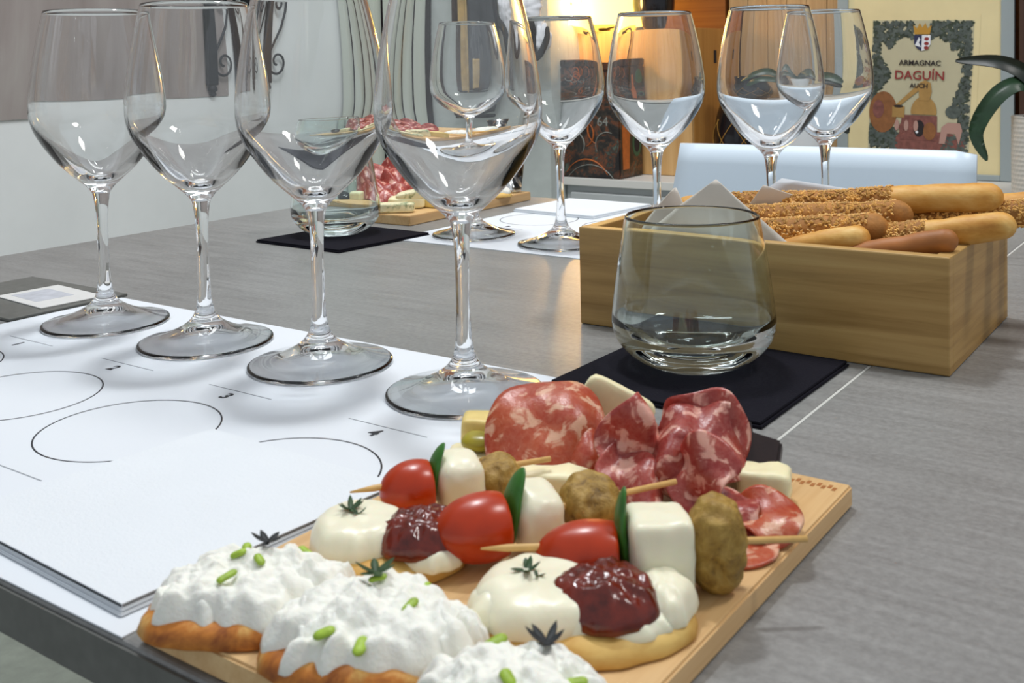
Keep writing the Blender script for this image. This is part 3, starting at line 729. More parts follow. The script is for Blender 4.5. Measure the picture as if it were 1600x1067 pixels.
# cured meat slices
def slice_(loc, rad, mat, tilt, yaw, bend, rip, freq, label, sd, roll=0.0, name='salami_slice', group='cured meat slices on the near board', thick=0.0009, bend2=0.0, parent=None, warp=0.0):
    na, nr = 56, 14; vs, fs = [], [(0,)]
    def dfm(x, y):
        x0_, y0_ = x, y
        r = math.hypot(x, y)/rad; a = math.atan2(y, x)
        z = rip*rad*r*r*sin(freq*a+sd)+rip*0.35*rad*noise.noise(Vector((x*90, y*90, sd)))
        if bend: X = sin(bend*x)/bend; z2 = (1-cos(bend*x))/bend
        else: X, z2 = x, 0
        zz = z-z2
        if bend2: Y = sin(bend2*y)/bend2; zz -= (1-cos(bend2*y))/bend2
        else: Y = y
        q = Vector((X, Y, zz)); s_ = 55
        return q+warp*Vector((noise.noise(Vector((x0_*s_, y0_*s_, sd+9))), noise.noise(Vector((x0_*s_, y0_*s_, sd+19))), 1.6*noise.noise(Vector((x0_*s_, y0_*s_, sd+29)))))
    rows = [(0, 0)]+[(rad*(1+0.05*noise.noise(Vector((cos(a_)*2, sin(a_)*2, sd))))*(i/nr)*cos(a_), rad*(i/nr)*sin(a_)) for i in range(1, nr+1) for a_ in [2*pi*j/na for j in range(na)]]
    top = [dfm(x, y) for x, y in rows]; fs = []
    for j in range(na): fs.append((0, 1+j, 1+(j+1) % na))
    for i in range(nr-1):
        for j in range(na):
            k2 = (j+1) % na; a, b = 1+i*na, 1+(i+1)*na; fs.append((a+j, b+j, b+k2, a+k2))
    m = len(top); vs = top+[p-Vector((0, 0, thick)) for p in top]
    fs += [tuple(m+q for q in reversed(f)) for f in fs]
    a = 1+(nr-1)*na
    for j in range(na): fs.append((a+j, m+a+j, m+a+(j+1) % na, a+(j+1) % na))
    o = raw(name, vs, fs, mat, None, True, loc, None)
    o.rotation_euler = (Matrix.Rotation(yaw, 3, 'Z') @ Matrix.Rotation(tilt, 3, 'X') @ Matrix.Rotation(roll, 3, 'Z')).to_euler()
    zmin = min((o.rotation_euler.to_matrix() @ Vector(v)).z for v in vs)
    if loc[2]+zmin < ZB: o.location.z = ZB-zmin+0.0002
    tag(o, label, 'cured meat', group)
    return o
YW = R(33)
slice_((-0.2210, 0.3240, T+0.0175), 0.0250, 'salami', R(40), YW, 20, 0.05, 3, 'orange-red salami slice standing arched behind the middle skewer', 1, bend2=16, warp=0.003)
slice_((-0.2060, 0.3370, T+0.0170), 0.0170, 'salami', R(48), YW+0.7, 45, 0.10, 3, 'smaller salami fold at the back end of the arched slice', 2, bend2=10, warp=0.005)
slice_((-0.1830, 0.3310, T+0.0165), 0.0175, 'salami2', R(60), YW+0.7, 50, 0.20, 3, 'crumpled dark red meat slice folded upright between the two piles', 3, warp=0.006)
slice_((-0.1690, 0.3500, T+0.0245), 0.0175, 'salami2', R(60), YW-0.15, 30, 0.14, 5, 'tallest ruffled meat slice, pale fat streaks along its top edge', 4, bend2=-12, warp=0.006)
slice_((-0.1680, 0.3380, T+0.0185), 0.0200, 'salami2', R(42), YW-0.2, 36, 0.20, 4, 'ruffled meat slice in the centre of the tall pile', 5, bend2=20, warp=0.008)
slice_((-0.1810, 0.3230, T+0.0130), 0.0145, 'salami2', R(48), YW+0.5, 60, 0.22, 3, 'small folded meat slice at the foot of the tall pile', 6, warp=0.006)
slice_((-0.1590, 0.3250, T+0.0125), 0.0140, 'salami2', R(50), YW-0.5, 55, 0.22, 3, 'meat fold in front of the tall pile beside the skewered brown ball', 15, warp=0.006)
slice_((-0.1465, 0.3180, T+0.0115), 0.0135, 'salami2', R(18), YW-0.4, 50, 0.22, 3, 'curled meat slice trailing down from the pile', 7, warp=0.004)
slice_((-0.1350, 0.3240, T+0.0110), 0.0125, 'salami', R(24), YW-0.3, 45, 0.16, 3, 'rounded meat slice lifted nearest the burnt marks on the board', 8, warp=0.003)
slice_((-0.1390, 0.3090, ZB+0.0010), 0.0140, 'salami', R(3), YW, 2, 0.02, 3, 'flat meat slice lying under the tip of the skewer pick', 9)
slice_((-0.1720, 0.3060, ZB+0.0010), 0.0150, 'salami', R(3), YW, 2, 0.02, 3, 'flat meat slice under the tall ruffled pile', 12)

def cheese(name, size, mat, loc, rot, label, amp=0.0004, cat='cheese', group='cheese pieces on the near board', bx=7, sd=0):
    o = blob(name, size, mat, None, amp, 140, sd, 4, bx, loc, rot)
    return tag(o, label, cat, group)
cheese('cheese_cube', (0.0068, 0.0060, 0.0065), 'yellowcheese', (-0.2600, 0.3320, ZB+0.0095), (0.1, 0.05, 0.5), 'small yellow cheese cube resting on the pale wedge by the last wine glass', sd=1)
cheese('olive_slice', (0.0070, 0.0055, 0.0030), 'greenolive', (-0.2510, 0.3200, ZB+0.0105), (0.2, 0, 0.3), 'yellow-green olive slice under the small cheese cube', cat='olive', group=None, bx=2.2, sd=2)
cheese('cheese_slab', (0.0130, 0.0100, 0.0034), 'palecheese', (-0.2500, 0.3200, ZB+0.0037), (0, 0, 0.5), 'pale cheese slab underneath the olive slice', sd=3)
cheese('cheese_wedge', (0.0150, 0.0130, 0.0050), 'palecheese', (-0.2160, 0.3180, ZB+0.0052), (0, 0, 0.45), 'pale cheese slab showing below the arched salami slice', sd=4)
cheese('cheese_wedge', (0.0150, 0.0030, 0.0130), 'palecheese', (-0.2150, 0.3600, ZB+0.0150), (0.0, 0.5, 0.55), 'thin pale cheese wedge leaning up behind the arched salami slice', sd=5)
cheese('cheese_cube', (0.0092, 0.0075, 0.0060), 'palecheese', (-0.1455, 0.3490, ZB+0.0063), (0, 0, 0.3), 'crumbly white cheese cube in front of the dark chocolate', 0.0009, sd=6)
for i, (x, y, z, sx, ry, rz_, lb) in enumerate([(-0.1560, 0.3630, 0.0105, 0.0105, 0.35, 0.2, 'dark chocolate piece leaning forward behind the white cheese cube'),
                                                 (-0.1700, 0.3690, 0.0120, 0.0110, 0.1, 0.6, 'dark chocolate piece half hidden behind the tall meat pile')]):
    t = thing('chocolate_piece', lb, 'chocolate', (x, y, ZB+z), rz_, 'dark chocolate pieces')
    slab('chunk', [(-sx, -0.0075), (sx*0.55, -0.0085), (sx, -0.002), (sx*0.95, 0.0065), (-sx*0.8, 0.0075)], -0.0040, 0.0040, 'choc', t, 0.0010, rot=(R(48), ry*0.4, 0))

# ------------------------------------------------------------------ far board with its food
fb = thing('serving_board', 'bamboo board of cured meat and cheese beside the opposite placemat', 'board', (-0.7975, 0.9250, T+0.0002), R(1.0))
slab('board', [(-0.0740, -0.1120), (0.0740, -0.1120), (0.0740, 0.1120), (-0.0740, 0.1120)], 0, 0.0100, 'bamboo', fb, 0.0008)
ZF = T+0.0104
ZB_ = ZB; ZB = ZF
GF = 'cured meat slices on the far board'
for i, (x, y, z, r, ti_, ya, be, lb) in enumerate([
        (-0.838, 0.884, 0.014, 0.024, 60, 0.4, 40, 'pale-flecked cured slice of the far pile, seen through the far tumbler'),
        (-0.822, 0.898, 0.018, 0.027, 62, 0.5, 30, 'highest ruffled cured slice of the far board'),
        (-0.806, 0.893, 0.012, 0.024, 50, 1.0, 50, 'dark red folded slice in the middle of the far pile'),
        (-0.791, 0.904, 0.010, 0.022, 48, 0.1, 45, 'dark red curled slice at the cheese end of the far pile'),
        (-0.812, 0.876, 0.008, 0.020, 35, 0.8, 50, 'low curled slice at the front of the far pile')]):
    slice_((x, y, ZF+z), r, 'salami2', R(ti_), R(33)+ya-0.5, be, 0.22, 3+i % 3, lb, 20+i, group=GF)
GC = 'cheese pieces on the far board'
cheese('cheese_slab', (0.0210, 0.0085, 0.0050), 'bluecheese', (-0.7560, 0.8300, ZF+0.0052), (0, 0, 0.60), 'green-veined cheese slab at the corner of the far board', group=GC, sd=8)
cheese('cheese_slab', (0.0150, 0.0070, 0.0050), 'bluecheese', (-0.7610, 0.8610, ZF+0.0140), (0.15, -0.2, 0.55), 'green-veined cheese piece resting on the yellow wedge of the far board', group=GC, sd=9)
cheese('cheese_wedge', (0.0200, 0.0150, 0.0060), 'palecheese', (-0.7690, 0.8650, ZF+0.0062), (0, 0, 0.6), 'pale cheese wedge below the red meat on the far board', group=GC, sd=10)
o = slab('cheese_wedge', [(-0.020, -0.010), (0.026, -0.008), (-0.010, 0.014)], -0.008, 0.008, 'yellowcheese', None, 0.001, loc=(-0.7430, 0.8800, ZF+0.0085))
tag(o, 'yellow triangular cheese wedge on the far board edge', 'cheese', GC)
for i, (x, y) in enumerate([(-0.862, 0.862), (-0.850, 0.853)]):
    o = blob('black_olive', (0.0085, 0.0070, 0.0065), 'olive', None, 0.0008, 120, i, 3, 0, (x, y, ZF+0.0063), (0, 0, i))
    tag(o, ['wrinkled black olive at the outer edge of the far board', 'wrinkled black olive next to the far pile of meat'][i], 'olive', 'black olives on the far board')
cheese('cheese_cube', (0.0080, 0.0080, 0.0070), 'palecheese', (-0.836, 0.860, ZF+0.0072), (0, 0, 0.3), 'white cheese cube between black olives and meat on the far board', group=GC, sd=12)
for i, (x, y, lb) in enumerate([(-0.752, 0.935, 'far blini topped with cream cheese nearest the yellow wedge'), (-0.740, 0.981, 'far blini topped with cream cheese at the end of the far board')]):
    t = thing('blini_canape', lb, 'canape', (x, y, ZF), 0.6, 'canapes on the far board')
    heap('pancake', 0.024, 0.020, 0.0050, 'blini', t, 0.06, 0.0003, 80, 70+i, 6, 0.0006, na=40, nr=8)
    heap('cream_cheese', 0.0200, 0.0160, 0.0085, 'creamcheese', t, 0.2, 0.0015, 110, 75+i, 2.4, 0.0050, skirt=0.001, na=60, nr=16)
# little glass of black olives paste
t = thing('dip_glass', 'small glass filled with black dip at the end of the far board', 'glass', (-0.7470, 1.0240, ZF+0.0002))
lathe('cup', [(0, 0.0004), (0.013, 0.0004), (0.0150, 0.0020), (0.0185, 0.0340), (0.0176, 0.0340), (0.0142, 0.0035), (0, 0.0032)], 'glass', t, 40)
lathe('dip', [(0, 0.0036), (0.0135, 0.0040), (0.0164, 0.0290), (0.012, 0.0305), (0, 0.0310)], 'olive', t, 32)
ZB = ZB_

# ------------------------------------------------------------------ chair behind the bread box
ch = thing('chair', 'white plastic shell chair standing behind the bread box', 'chair', (-0.462, 1.30, 0))
def chair_back():
    vs, fs = [], []; nx, nz = 16, 14
    for s in (0, 1):
        for j in range(nz+1):
            v = j/nz; z = 0.44+(T+0.052-0.44)*v
            for i in range(nx+1):
                u = i/nx*2-1; dn = T+0.052-z
                x = u*0.188-(0.15*dn*(1-u)/2 if u < 1 else 0)
                cr = max(0, abs(u)-0.93)/0.07; z_ = z-(0.004*cr*cr if j == nz and u > 0 else 0)
                y = 0.03*v+0.012*(1-u*u)*(1-v*0.8)+s*0.006
                vs.append((x, y-0.045, z_))
    W = nx+1; m = W*(nz+1)
    for j in range(nz):
        for i in range(nx):
            a = j*W+i; fs.append((a, a+1, a+1+W, a+W)); fs.append((m+a, m+a+W, m+a+1+W, m+a+1))
    for i in range(nx):
        a = nz*W+i; fs.append((a, a+1, m+a+1, m+a)); fs.append((i, m+i, m+i+1, i+1))
    for j in range(nz):
        a = j*W; fs.append((a, a+W, m+a+W, m+a)); a = j*W+nx; fs.append((a, m+a, m+a+W, a+W))
    return raw('backrest', vs, fs, 'chair', ch)
chair_back()
box('seat', (-0.205, -0.40, 0.43), (0.205, -0.02, 0.452), 'chair', ch, 0.008, 3)
for sx in (-1, 1):
    for y0, y1 in ((-0.36, -0.40), (-0.06, 0.02)):
        tube('leg', [(sx*0.17, y0, 0.43), (sx*0.20, y1, 0.006)], 0.009, 'chairleg', ch, 12, round_=False)

# ------------------------------------------------------------------ sideboard and what stands on it
ZS = T-0.102
SBX0, SBX1 = -1.338, 1.2
sd_ = thing('sideboard', 'low grey sideboard with a pale top edge along the back wall', 'sideboard', (0, 0, 0))
box('carcass', (SBX0, 2.062, 0.0), (SBX1, 2.455, ZS-0.018), 'counter', sd_, 0.002)
box('worktop', (SBX0, 2.045, ZS-0.018), (SBX1, 2.455, ZS), 'counterlip', sd_, 0.0015)
for i in range(5):
    x = SBX0+0.02+i*0.5; box('door', (x, 2.046, 0.06), (min(x+0.48, SBX1-0.01), 2.061, ZS-0.034), 'counter', sd_, 0.002)

# pine wine crate
cr = thing('wooden_crate', 'pine crate with a small handle slot, standing behind the decorated tin', 'crate', (-1.2285, 2.265, ZS+0.001))
cw, cdp, chh = 0.1635, 0.100, 0.336
box('front_panel', (-cw, -cdp, 0), (cw, -cdp+0.012, chh), 'crate', cr, 0.001)
box('back_panel', (-cw, cdp-0.012, 0), (cw, cdp, chh), 'crate', cr, 0.001)
for s in (-1, 1): box('side_panel', (min(s*cw, s*(cw-0.012)), -cdp+0.012, 0), (max(s*cw, s*(cw-0.012)), cdp-0.012, chh), 'crate_side', cr, 0.001)
box('lid_panel', (-cw+0.012, -cdp+0.012, chh-0.012), (cw-0.012, cdp-0.012, chh-0.001), 'crate', cr)
box('handle_slot', (cw, 0.020, 0.255), (cw+0.0008, 0.034, 0.285), 'flatblack', cr)
# lamp on the crate
lm = thing('table_lamp', 'lit table lamp with a glowing yellow conical shade on the pine crate', 'lamp', (-1.370, 2.250, ZS+0.340))
lathe('lamp_base', [(0, 0), (0.04, 0), (0.042, 0.006), (0.014, 0.010), (0.012, 0.018)], 'blackgloss', lm, 32, cap1=True)
lathe('lamp_shade', [(0.125, 0.012), (0.095, 0.10), (0.060, 0.200), (0.058, 0.200), (0.093, 0.10), (0.1235, 0.012)], 'lampshade', lm, 48)
lathe('bulb', [(0, 0.105), (0.014, 0.098), (0.022, 0.080), (0.019, 0.060), (0.010, 0.045), (0.010, 0.02), (0, 0.02)], 'lampshade', lm, 24)
tube('cord', spline([(0.04, -0.0, 0.006), (0.12, -0.083, 0.004), (0.130, -0.0895, -0.02), (0.115, -0.0893, -0.10), (0.125, -0.0893, -0.20), (0.16, -0.0893, -0.30)], 5), 0.0022, 'blackcloth', lm, 6)
pl = bpy.data.lights.new('lamp_glow', 'POINT'); pl.energy = 6.5; pl.color = (1, 0.58, 0.2); pl.shadow_soft_size = 0.05
po = bpy.data.objects.new('lamp_glow', pl); COL.objects.link(po); po.location = (-1.345, 2.10, T+0.30)
# dark vase beside the lamp, on the crate
t = thing('dark_vase', 'black round-bellied vase on the pine crate beside the lamp', 'vase', (-1.205, 2.255, ZS+0.340))
lathe('body', spline([(0, 0), (0.030, 0.0), (0.042, 0.02), (0.050, 0.06), (0.045, 0.12), (0.03, 0.18), (0.022, 0.22), (0.026, 0.235)], 4), 'blackgloss', t, 40)

# decorated tin
tn = thing('decorated_tin', 'dark printed tin with orange and green ornaments and the number 64', 'tin', (-1.265, 2.103, ZS+0.001), 0)
tw, td, th = 0.0785, 0.052, 0.262
slab('tin_body', [(-tw, -td), (tw, -td), (tw, td), (-tw, td)], 0, th-0.02, 'tin', tn, 0.003)
slab('lid', [(-tw-0.001, -td-0.001), (tw+0.001, -td-0.001), (tw+0.001, td+0.001), (-tw-0.001, td+0.001)], th-0.0195, th, 'tin', tn, 0.003)
yf = -td-0.0006
text('number_print', '64', 0.030, 'tingrey', tn, (0.034, yf, 0.128), (R(90), 0, 0), 0.0002)
def arc(c, r, a0, a1, w_, mat, nm='ornament', side=False):
    pth = [(c[0]+r*cos(a0+(a1-a0)*i/14), yf, c[1]+r*sin(a0+(a1-a0)*i/14)) for i in range(15)]
    if side: pth = [(tw+0.0006, p[0], p[2]) for p in pth]
    tube(nm, pth, [w_*(0.4+0.6*sin(pi*min(1, i/14+0.1))) for i in range(15)], mat, tn, 6, 0.5 if not side else 1)
rng = random.Random(4)
for i in range(16):
    arc((rng.uniform(-0.055, 0.055), rng.uniform(0.17, 0.235)), rng.uniform(0.008, 0.016), rng.uniform(0, 6), rng.uniform(7, 10), 0.0022, ['tinorange', 'tinorange', 'tingrey'][i % 3])
arc((-0.01, -0.02), 0.062, 0.5, 2.6, 0.0035, 'tinorange'); arc((0.0, -0.045), 0.075, 0.6, 2.5, 0.0025, 'tingrey')
arc((0.03, 0.11), 0.035, 2.2, 4.2, 0.0040, 'tinorange'); arc((-0.02, 0.10), 0.03, -1.2, 1.0, 0.0035, 'tinorange')
arc((0.045, 0.075), 0.03, 1.2, 3.6, 0.0025, 'tingrey'); arc((-0.045, 0.075), 0.03, -0.6, 1.7, 0.0025, 'tingrey')
# ornaments on its side face: an orange bottle shape and a green ring
def side_poly(nm, pts, mat, lift=0.0006):
    vs = [(tw+lift, y, z) for y, z in pts]+[(tw, y, z) for y, z in pts]; n_ = len(pts)
    fs = [tuple(range(n_)), tuple(reversed(range(n_, 2*n_)))]+[(i, n_+i, n_+(i+1) % n_, (i+1) % n_) for i in range(n_)]
    return raw(nm, vs, fs, mat, tn, False)
side_poly('ornament', [(-0.040, 0.02), (-0.012, 0.02), (-0.008, 0.11), (-0.018, 0.15), (-0.020, 0.22), (-0.030, 0.22), (-0.032, 0.15), (-0.042, 0.11)], 'tinorange')
side_poly('ornament', [(0.024+0.020*cos(a), 0.075+0.030*sin(a)) for a in [2*pi*i/20 for i in range(20)]], 'tingreen')
side_poly('ornament', [(0.024+0.012*cos(a), 0.075+0.020*sin(a)) for a in [2*pi*i/20 for i in range(20)]], 'flatblack', 0.0010)
side_poly('ornament', [(0.016+0.022*cos(a), 0.205+0.030*sin(a)) for a in [2*pi*i/20 for i in range(20)]], 'tingreen')

# stacked amber crate higher, behind and between
t = thing('amber_crate', 'amber-brown wooden crate behind the pine crate', 'crate', (-1.135, 2.42, ZS+0.001))
box('front_panel', (-0.150, -0.045, 0), (0.060, -0.035, 0.52), 'orangewood', t, 0.001)
box('side_panel', (0.050, -0.034, 0), (0.060, 0.034, 0.52), 'orangewood', t, 0.001)
box('side_panel', (-0.150, -0.034, 0), (-0.140, 0.034, 0.52), 'orangewood', t, 0.001)
box('lid_panel', (-0.139, -0.034, 0.505), (0.049, 0.034, 0.518), 'orangewood', t)
t = thing('plank_crate', 'tall pale plank crate behind the orchid leaves', 'crate', (-0.925, 2.415, ZS+0.001))
for i in range(6):
    x = -0.140+i*0.0480; box('plank', (x, -0.040+0.001*(i % 2), 0), (x+0.0470, -0.030+0.001*(i % 2), 0.50), 'plank', t, 0.001)
box('side_panel', (-0.140, -0.029, 0), (-0.130, 0.036, 0.50), 'darkwood', t); box('side_panel', (0.137, -0.029, 0), (0.147, 0.036, 0.50), 'darkwood', t)

# black faceted vase
t = thing('faceted_vase', 'squat black vase with thin crossed gold lines behind the white chair', 'vase', (-0.965, 2.225, ZS+0.001))
lathe('body', spline([(0, 0), (0.035, 0), (0.058, 0.03), (0.068, 0.085), (0.062, 0.130), (0.052, 0.170), (0.055, 0.205)], 4)+[(0.050, 0.203), (0.046, 0.18), (0, 0.12)], 'blackgloss', t, 12)
for i in range(8):
    for s in (-1, 1):
        a0 = 2*pi*i/8
        p = [((0.0695-0.00003*(j-6)**2*8)*cos(a0+s*j*0.07), (0.0695-0.00003*(j-6)**2*8)*sin(a0+s*j*0.07), 0.045+j*0.007) for j in range(13)]
        tube('gold_line', p, 0.0006, 'gold', t, 5)

# orchid in white pot
def leafpath(parent, pts, w_, mat, nm='leaf', th_=0.0012):
    P = [Vector(p) for p in spline(pts, 6)]; n_ = len(P); vs, fs = [], []
    for i, p in enumerate(P):
        u = i/(n_-1); t_ = (P[min(i+1, n_-1)]-P[max(i-1, 0)]).normalized(); sd2 = t_.cross(Vector((0.3, -0.8, 0.55))).normalized()
        wd = w_*(sin(pi*(0.06+0.93*u))**0.6); up_ = sd2.cross(t_)
        vs += [p-sd2*wd+up_*wd*0.2, p, p+sd2*wd+up_*wd*0.2]
    m = len(vs); vs += [v-Vector((0, 0, th_)) for v in vs]
    for i in range(n_-1):
        for q in (0, 1):
            a = i*3+q; fs.append((a, a+3, a+4, a+1)); fs.append((m+a, m+a+1, m+a+4, m+a+3))
        a = i*3; fs.append((a, m+a, m+a+3, a+3)); fs.append((a+2, a+5, m+a+5, m+a+2))
    return raw(nm, vs, fs, mat, parent)
oc = thing('potted_orchid', 'orchid with arching dark leaves in a plain white pot behind the chair', 'plant', (-0.800, 2.150, ZS+0.001))
lathe('pot', [(0, 0), (0.036, 0), (0.038, 0.003), (0.047, 0.135), (0.047, 0.140), (0.044, 0.140), (0.041, 0.12), (0, 0.12)], 'whitepot', oc, 40)
lathe('potting_bark', [(0.0415, 0.1205), (0.02, 0.130), (0, 0.132)], 'soil', oc, 24)
leafpath(oc, [(0, 0, 0.13), (-0.04, -0.03, 0.185), (-0.085, -0.05, 0.190), (-0.115, -0.06, 0.150)], 0.016, 'leaf')
leafpath(oc, [(0, 0, 0.13), (-0.05, -0.02, 0.215), (-0.10, -0.04, 0.215), (-0.14, -0.05, 0.18)], 0.010, 'leaf')
leafpath(oc, [(0, 0, 0.13), (0.025, -0.02, 0.185), (0.070, -0.03, 0.195), (0.110, -0.05, 0.150)], 0.024, 'leaf')
leafpath(oc, [(0, 0, 0.13), (0.02, 0.02, 0.165), (0.055, 0.03, 0.150), (0.085, 0.03, 0.105)], 0.020, 'leafdark')

# framed print
fr = thing('framed_print', 'framed vintage armagnac label print on a cream mount with a blue-grey frame', 'picture', (-0.605, 2.335, ZS+0.001), 0)
fr.rotation_euler = (R(-2), 0, 0)
FL, FR_, FH = -0.183, 0.187, 0.560
box('mount', (FL+0.018, 0.004, 0.010), (FR_-0.030, 0.010, FH), 'cream', fr)
box('frame_rail', (FL-0.004, -0.002, 0), (FL+0.020, 0.014, FH), 'frame', fr, 0.0015)
box('frame_rail', (FR_-0.034, -0.002, 0), (FR_-0.008, 0.014, FH), 'frame', fr, 0.0015)
box('frame_rail', (FL+0.020, -0.002, FH-0.02), (FR_-0.034, 0.014, FH), 'frame', fr, 0.0015)
box('frame_rail', (FL+0.020, -0.002, 0), (FR_-0.034, 0.014, 0.012), 'frame', fr, 0.0015)
PX, PZ = -0.008, 0.196     # centre of the print (local x, z)
PA = R(-2.2)
def pp(x, z, d): return (PX+x*cos(PA)-z*sin(PA)*-1*-1, 0.004-d, PZ+x*sin(PA)+z*cos(PA))
def poly(nm, pts, mat, d, parent=fr, kind=None):
    n_ = len(pts); vs = [pp(x, z, d+0.0003) for x, z in pts]+[pp(x, z, d-0.0001) for x, z in pts]
    fs = [tuple(range(n_)), tuple(reversed(range(n_, 2*n_)))]+[(i, n_+i, n_+(i+1) % n_, (i+1) % n_) for i in range(n_)]
    o = raw(nm, vs, fs, mat, parent, False)
    if kind: o['kind'] = kind
    return o
def ell(cx, cz, rx, rz, n_=24, a0=0, a1=2*pi): return [(cx+rx*cos(a0+(a1-a0)*i/n_), cz+rz*sin(a0+(a1-a0)*i/n_)) for i in range(n_)]
paper = poly('print_sheet', [(-0.122, -0.162), (0.116, -0.162), (0.116, 0.154), (-0.122, 0.154)], 'cream', 0.0004)
poly('print_ground', [(-0.106, -0.140), (0.104, -0.140), (0.104, 0.142), (-0.106, 0.142)], 'printpaper', 0.0010)
rng = random.Random(9)
def cluster(nm, n_, region, mat, d):
    V, F = [], []
    c = 0
    while c < n_:
        x, z = rng.uniform(-0.102, 0.100), rng.uniform(-0.136, 0.138)
        if not region(x, z): continue
        c += 1; r = rng.uniform(0.0025, 0.0055); m = 9; ph = rng.uniform(0, 6); b = len(V); dd = d+rng.uniform(0, 0.0004)
        for i in range(m):
            a = 2*pi*i/m+ph; q = r*(1+0.3*cos(3*a)); V.append(pp(x+q*cos(a), z+q*sin(a), dd))
        F.append(tuple(b+i for i in range(m)))
    o = raw(nm, V, F, mat, fr, False); o['kind'] = 'stuff'; return o
def border(x, z):
    if z > 0.078+0.030*abs(sin(x*48)) and not (abs(x) < 0.018 and z > 0.09): return True
    if x < -0.078+0.012*sin(z*60) and (z > -0.045 or z < -0.075): return True
    if x > 0.078+0.008*sin(z*50): return True
    if z < -0.090 and x < -0.045: return True
    if z < -0.105 and x > 0.05: return True
    return False
cluster('vine_leaves', 1000, border, 'vine', 0.0016)
cluster('vine_leaves', 450, border, 'vine2', 0.0022)
# barrel, ground, oven, still
poly('barrel_print', ell(-0.076, -0.058, 0.030, 0.045), 'barrel', 0.0024); poly('barrel_head', ell(-0.086, -0.052, 0.012, 0.020), 'brickred', 0.0030)
poly('ground_print', [(-0.060, -0.138), (0.095, -0.138), (0.096, -0.110), (0.060, -0.095), (-0.040, -0.100)], 'brickred', 0.0018)
poly('oven_print', [(-0.040, -0.115), (0.040, -0.115), (0.038, -0.062), (-0.035, -0.062)], 'brickred', 0.0024)
poly('oven_mouth', ell(0.002, -0.090, 0.011, 0.018), 'flatblack', 0.0030); poly('oven_door', ell(0.024, -0.095, 0.013, 0.019), 'barrel', 0.0032)
poly('ember', ell(-0.002, -0.098, 0.003, 0.003, 10), 'white', 0.0036)
poly('still_pot', [(-0.016, -0.060)]+[(0.010+0.027*cos(pi-a), -0.055+0.034*sin(a)) for a in [pi*i/12 for i in range(13)]]+[(0.036, -0.060)], 'copper', 0.0026)
poly('still_head', [(0.000, -0.030), (-0.002, -0.010), (0.000, 0.008), (0.010, 0.014), (0.022, 0.008), (0.025, -0.010), (0.021, -0.030)], 'copper', 0.0032)
poly('still_arm', [(0.002, 0.010), (-0.050, -0.042), (-0.044, -0.046), (0.004, -0.004)], 'copper', 0.0030)
poly('still_vat', [(-0.056, -0.068), (-0.030, -0.068), (-0.030, -0.044), (-0.056, -0.044)], 'copper', 0.0028); poly('vat_mouth', ell(-0.043, -0.044, 0.010, 0.003, 14), 'flatblack', 0.0034)
poly('cattle_print', [(0.044, -0.120), (0.048, -0.085), (0.060, -0.075), (0.085, -0.075), (0.090, -0.090), (0.084, -0.120), (0.076, -0.098), (0.060, -0.098), (0.056, -0.120)], 'pink', 0.0028)
poly('tree_print', ell(0.070, -0.052, 0.016, 0.014, 12), 'vine2', 0.0030)
for i in range(5): poly('farmer_print', ell(-0.045+0.010*i, -0.085-0.006*(i % 2), 0.005, 0.012, 10), ['pink', 'brickred'][i % 2], 0.0034)
# crest
poly('crown', [(-0.016, 0.112), (-0.019, 0.132), (-0.011, 0.124), (-0.006, 0.136), (0, 0.126), (0.006, 0.136), (0.011, 0.124), (0.019, 0.132), (0.016, 0.112)], 'gold', 0.0030)
poly('shield_half', [(-0.016, 0.110), (0, 0.110), (0, 0.076), (-0.010, 0.082), (-0.016, 0.092)], 'navy', 0.0032)
poly('shield_half', [(0, 0.110), (0.018, 0.110), (0.018, 0.090), (0.010, 0.080), (0, 0.076)], 'white', 0.0032)
poly('crest_mark', [(-0.014, 0.088), (-0.006, 0.106), (-0.003, 0.100), (-0.006, 0.094), (-0.001, 0.084), (-0.008, 0.086)], 'white', 0.0036)
for zz in (0.102, 0.092, 0.083): poly('crest_mark', ell(0.010, zz, 0.005, 0.0038, 10), 'red', 0.0036)
for s, sz, z, m in [('ARMAGNAC', 0.0155, 0.050, 'flatblack'), ('DAGUÍN', 0.0270, 0.023, 'red'), ('AUCH', 0.0135, 0.001, 'flatblack')]:
    p = pp(-0.002, z, 0.0040); text('lettering', s, sz, m, fr, p, (R(90), -PA, 0), 0.0002, 1.0 if s != 'DAGUÍN' else 1.0, 0.0003)

# dark shelf panel right of the print
t = thing('dark_cabinet', 'dark brown wooden cabinet beyond the framed print', 'cabinet', (-0.16, 2.33, ZS+0.001))
box('front_panel', (-0.255, 0, 0), (0.40, 0.012, 0.62), 'darkwood', t, 0.002)
box('side_panel', (-0.255, 0.012, 0), (-0.243, 0.11, 0.62), 'darkwood', t); box('side_panel', (0.388, 0.012, 0), (0.40, 0.11, 0.62), 'darkwood', t)
box('lid_panel', (-0.255, 0, 0.621), (0.40, 0.11, 0.633), 'darkwood', t)

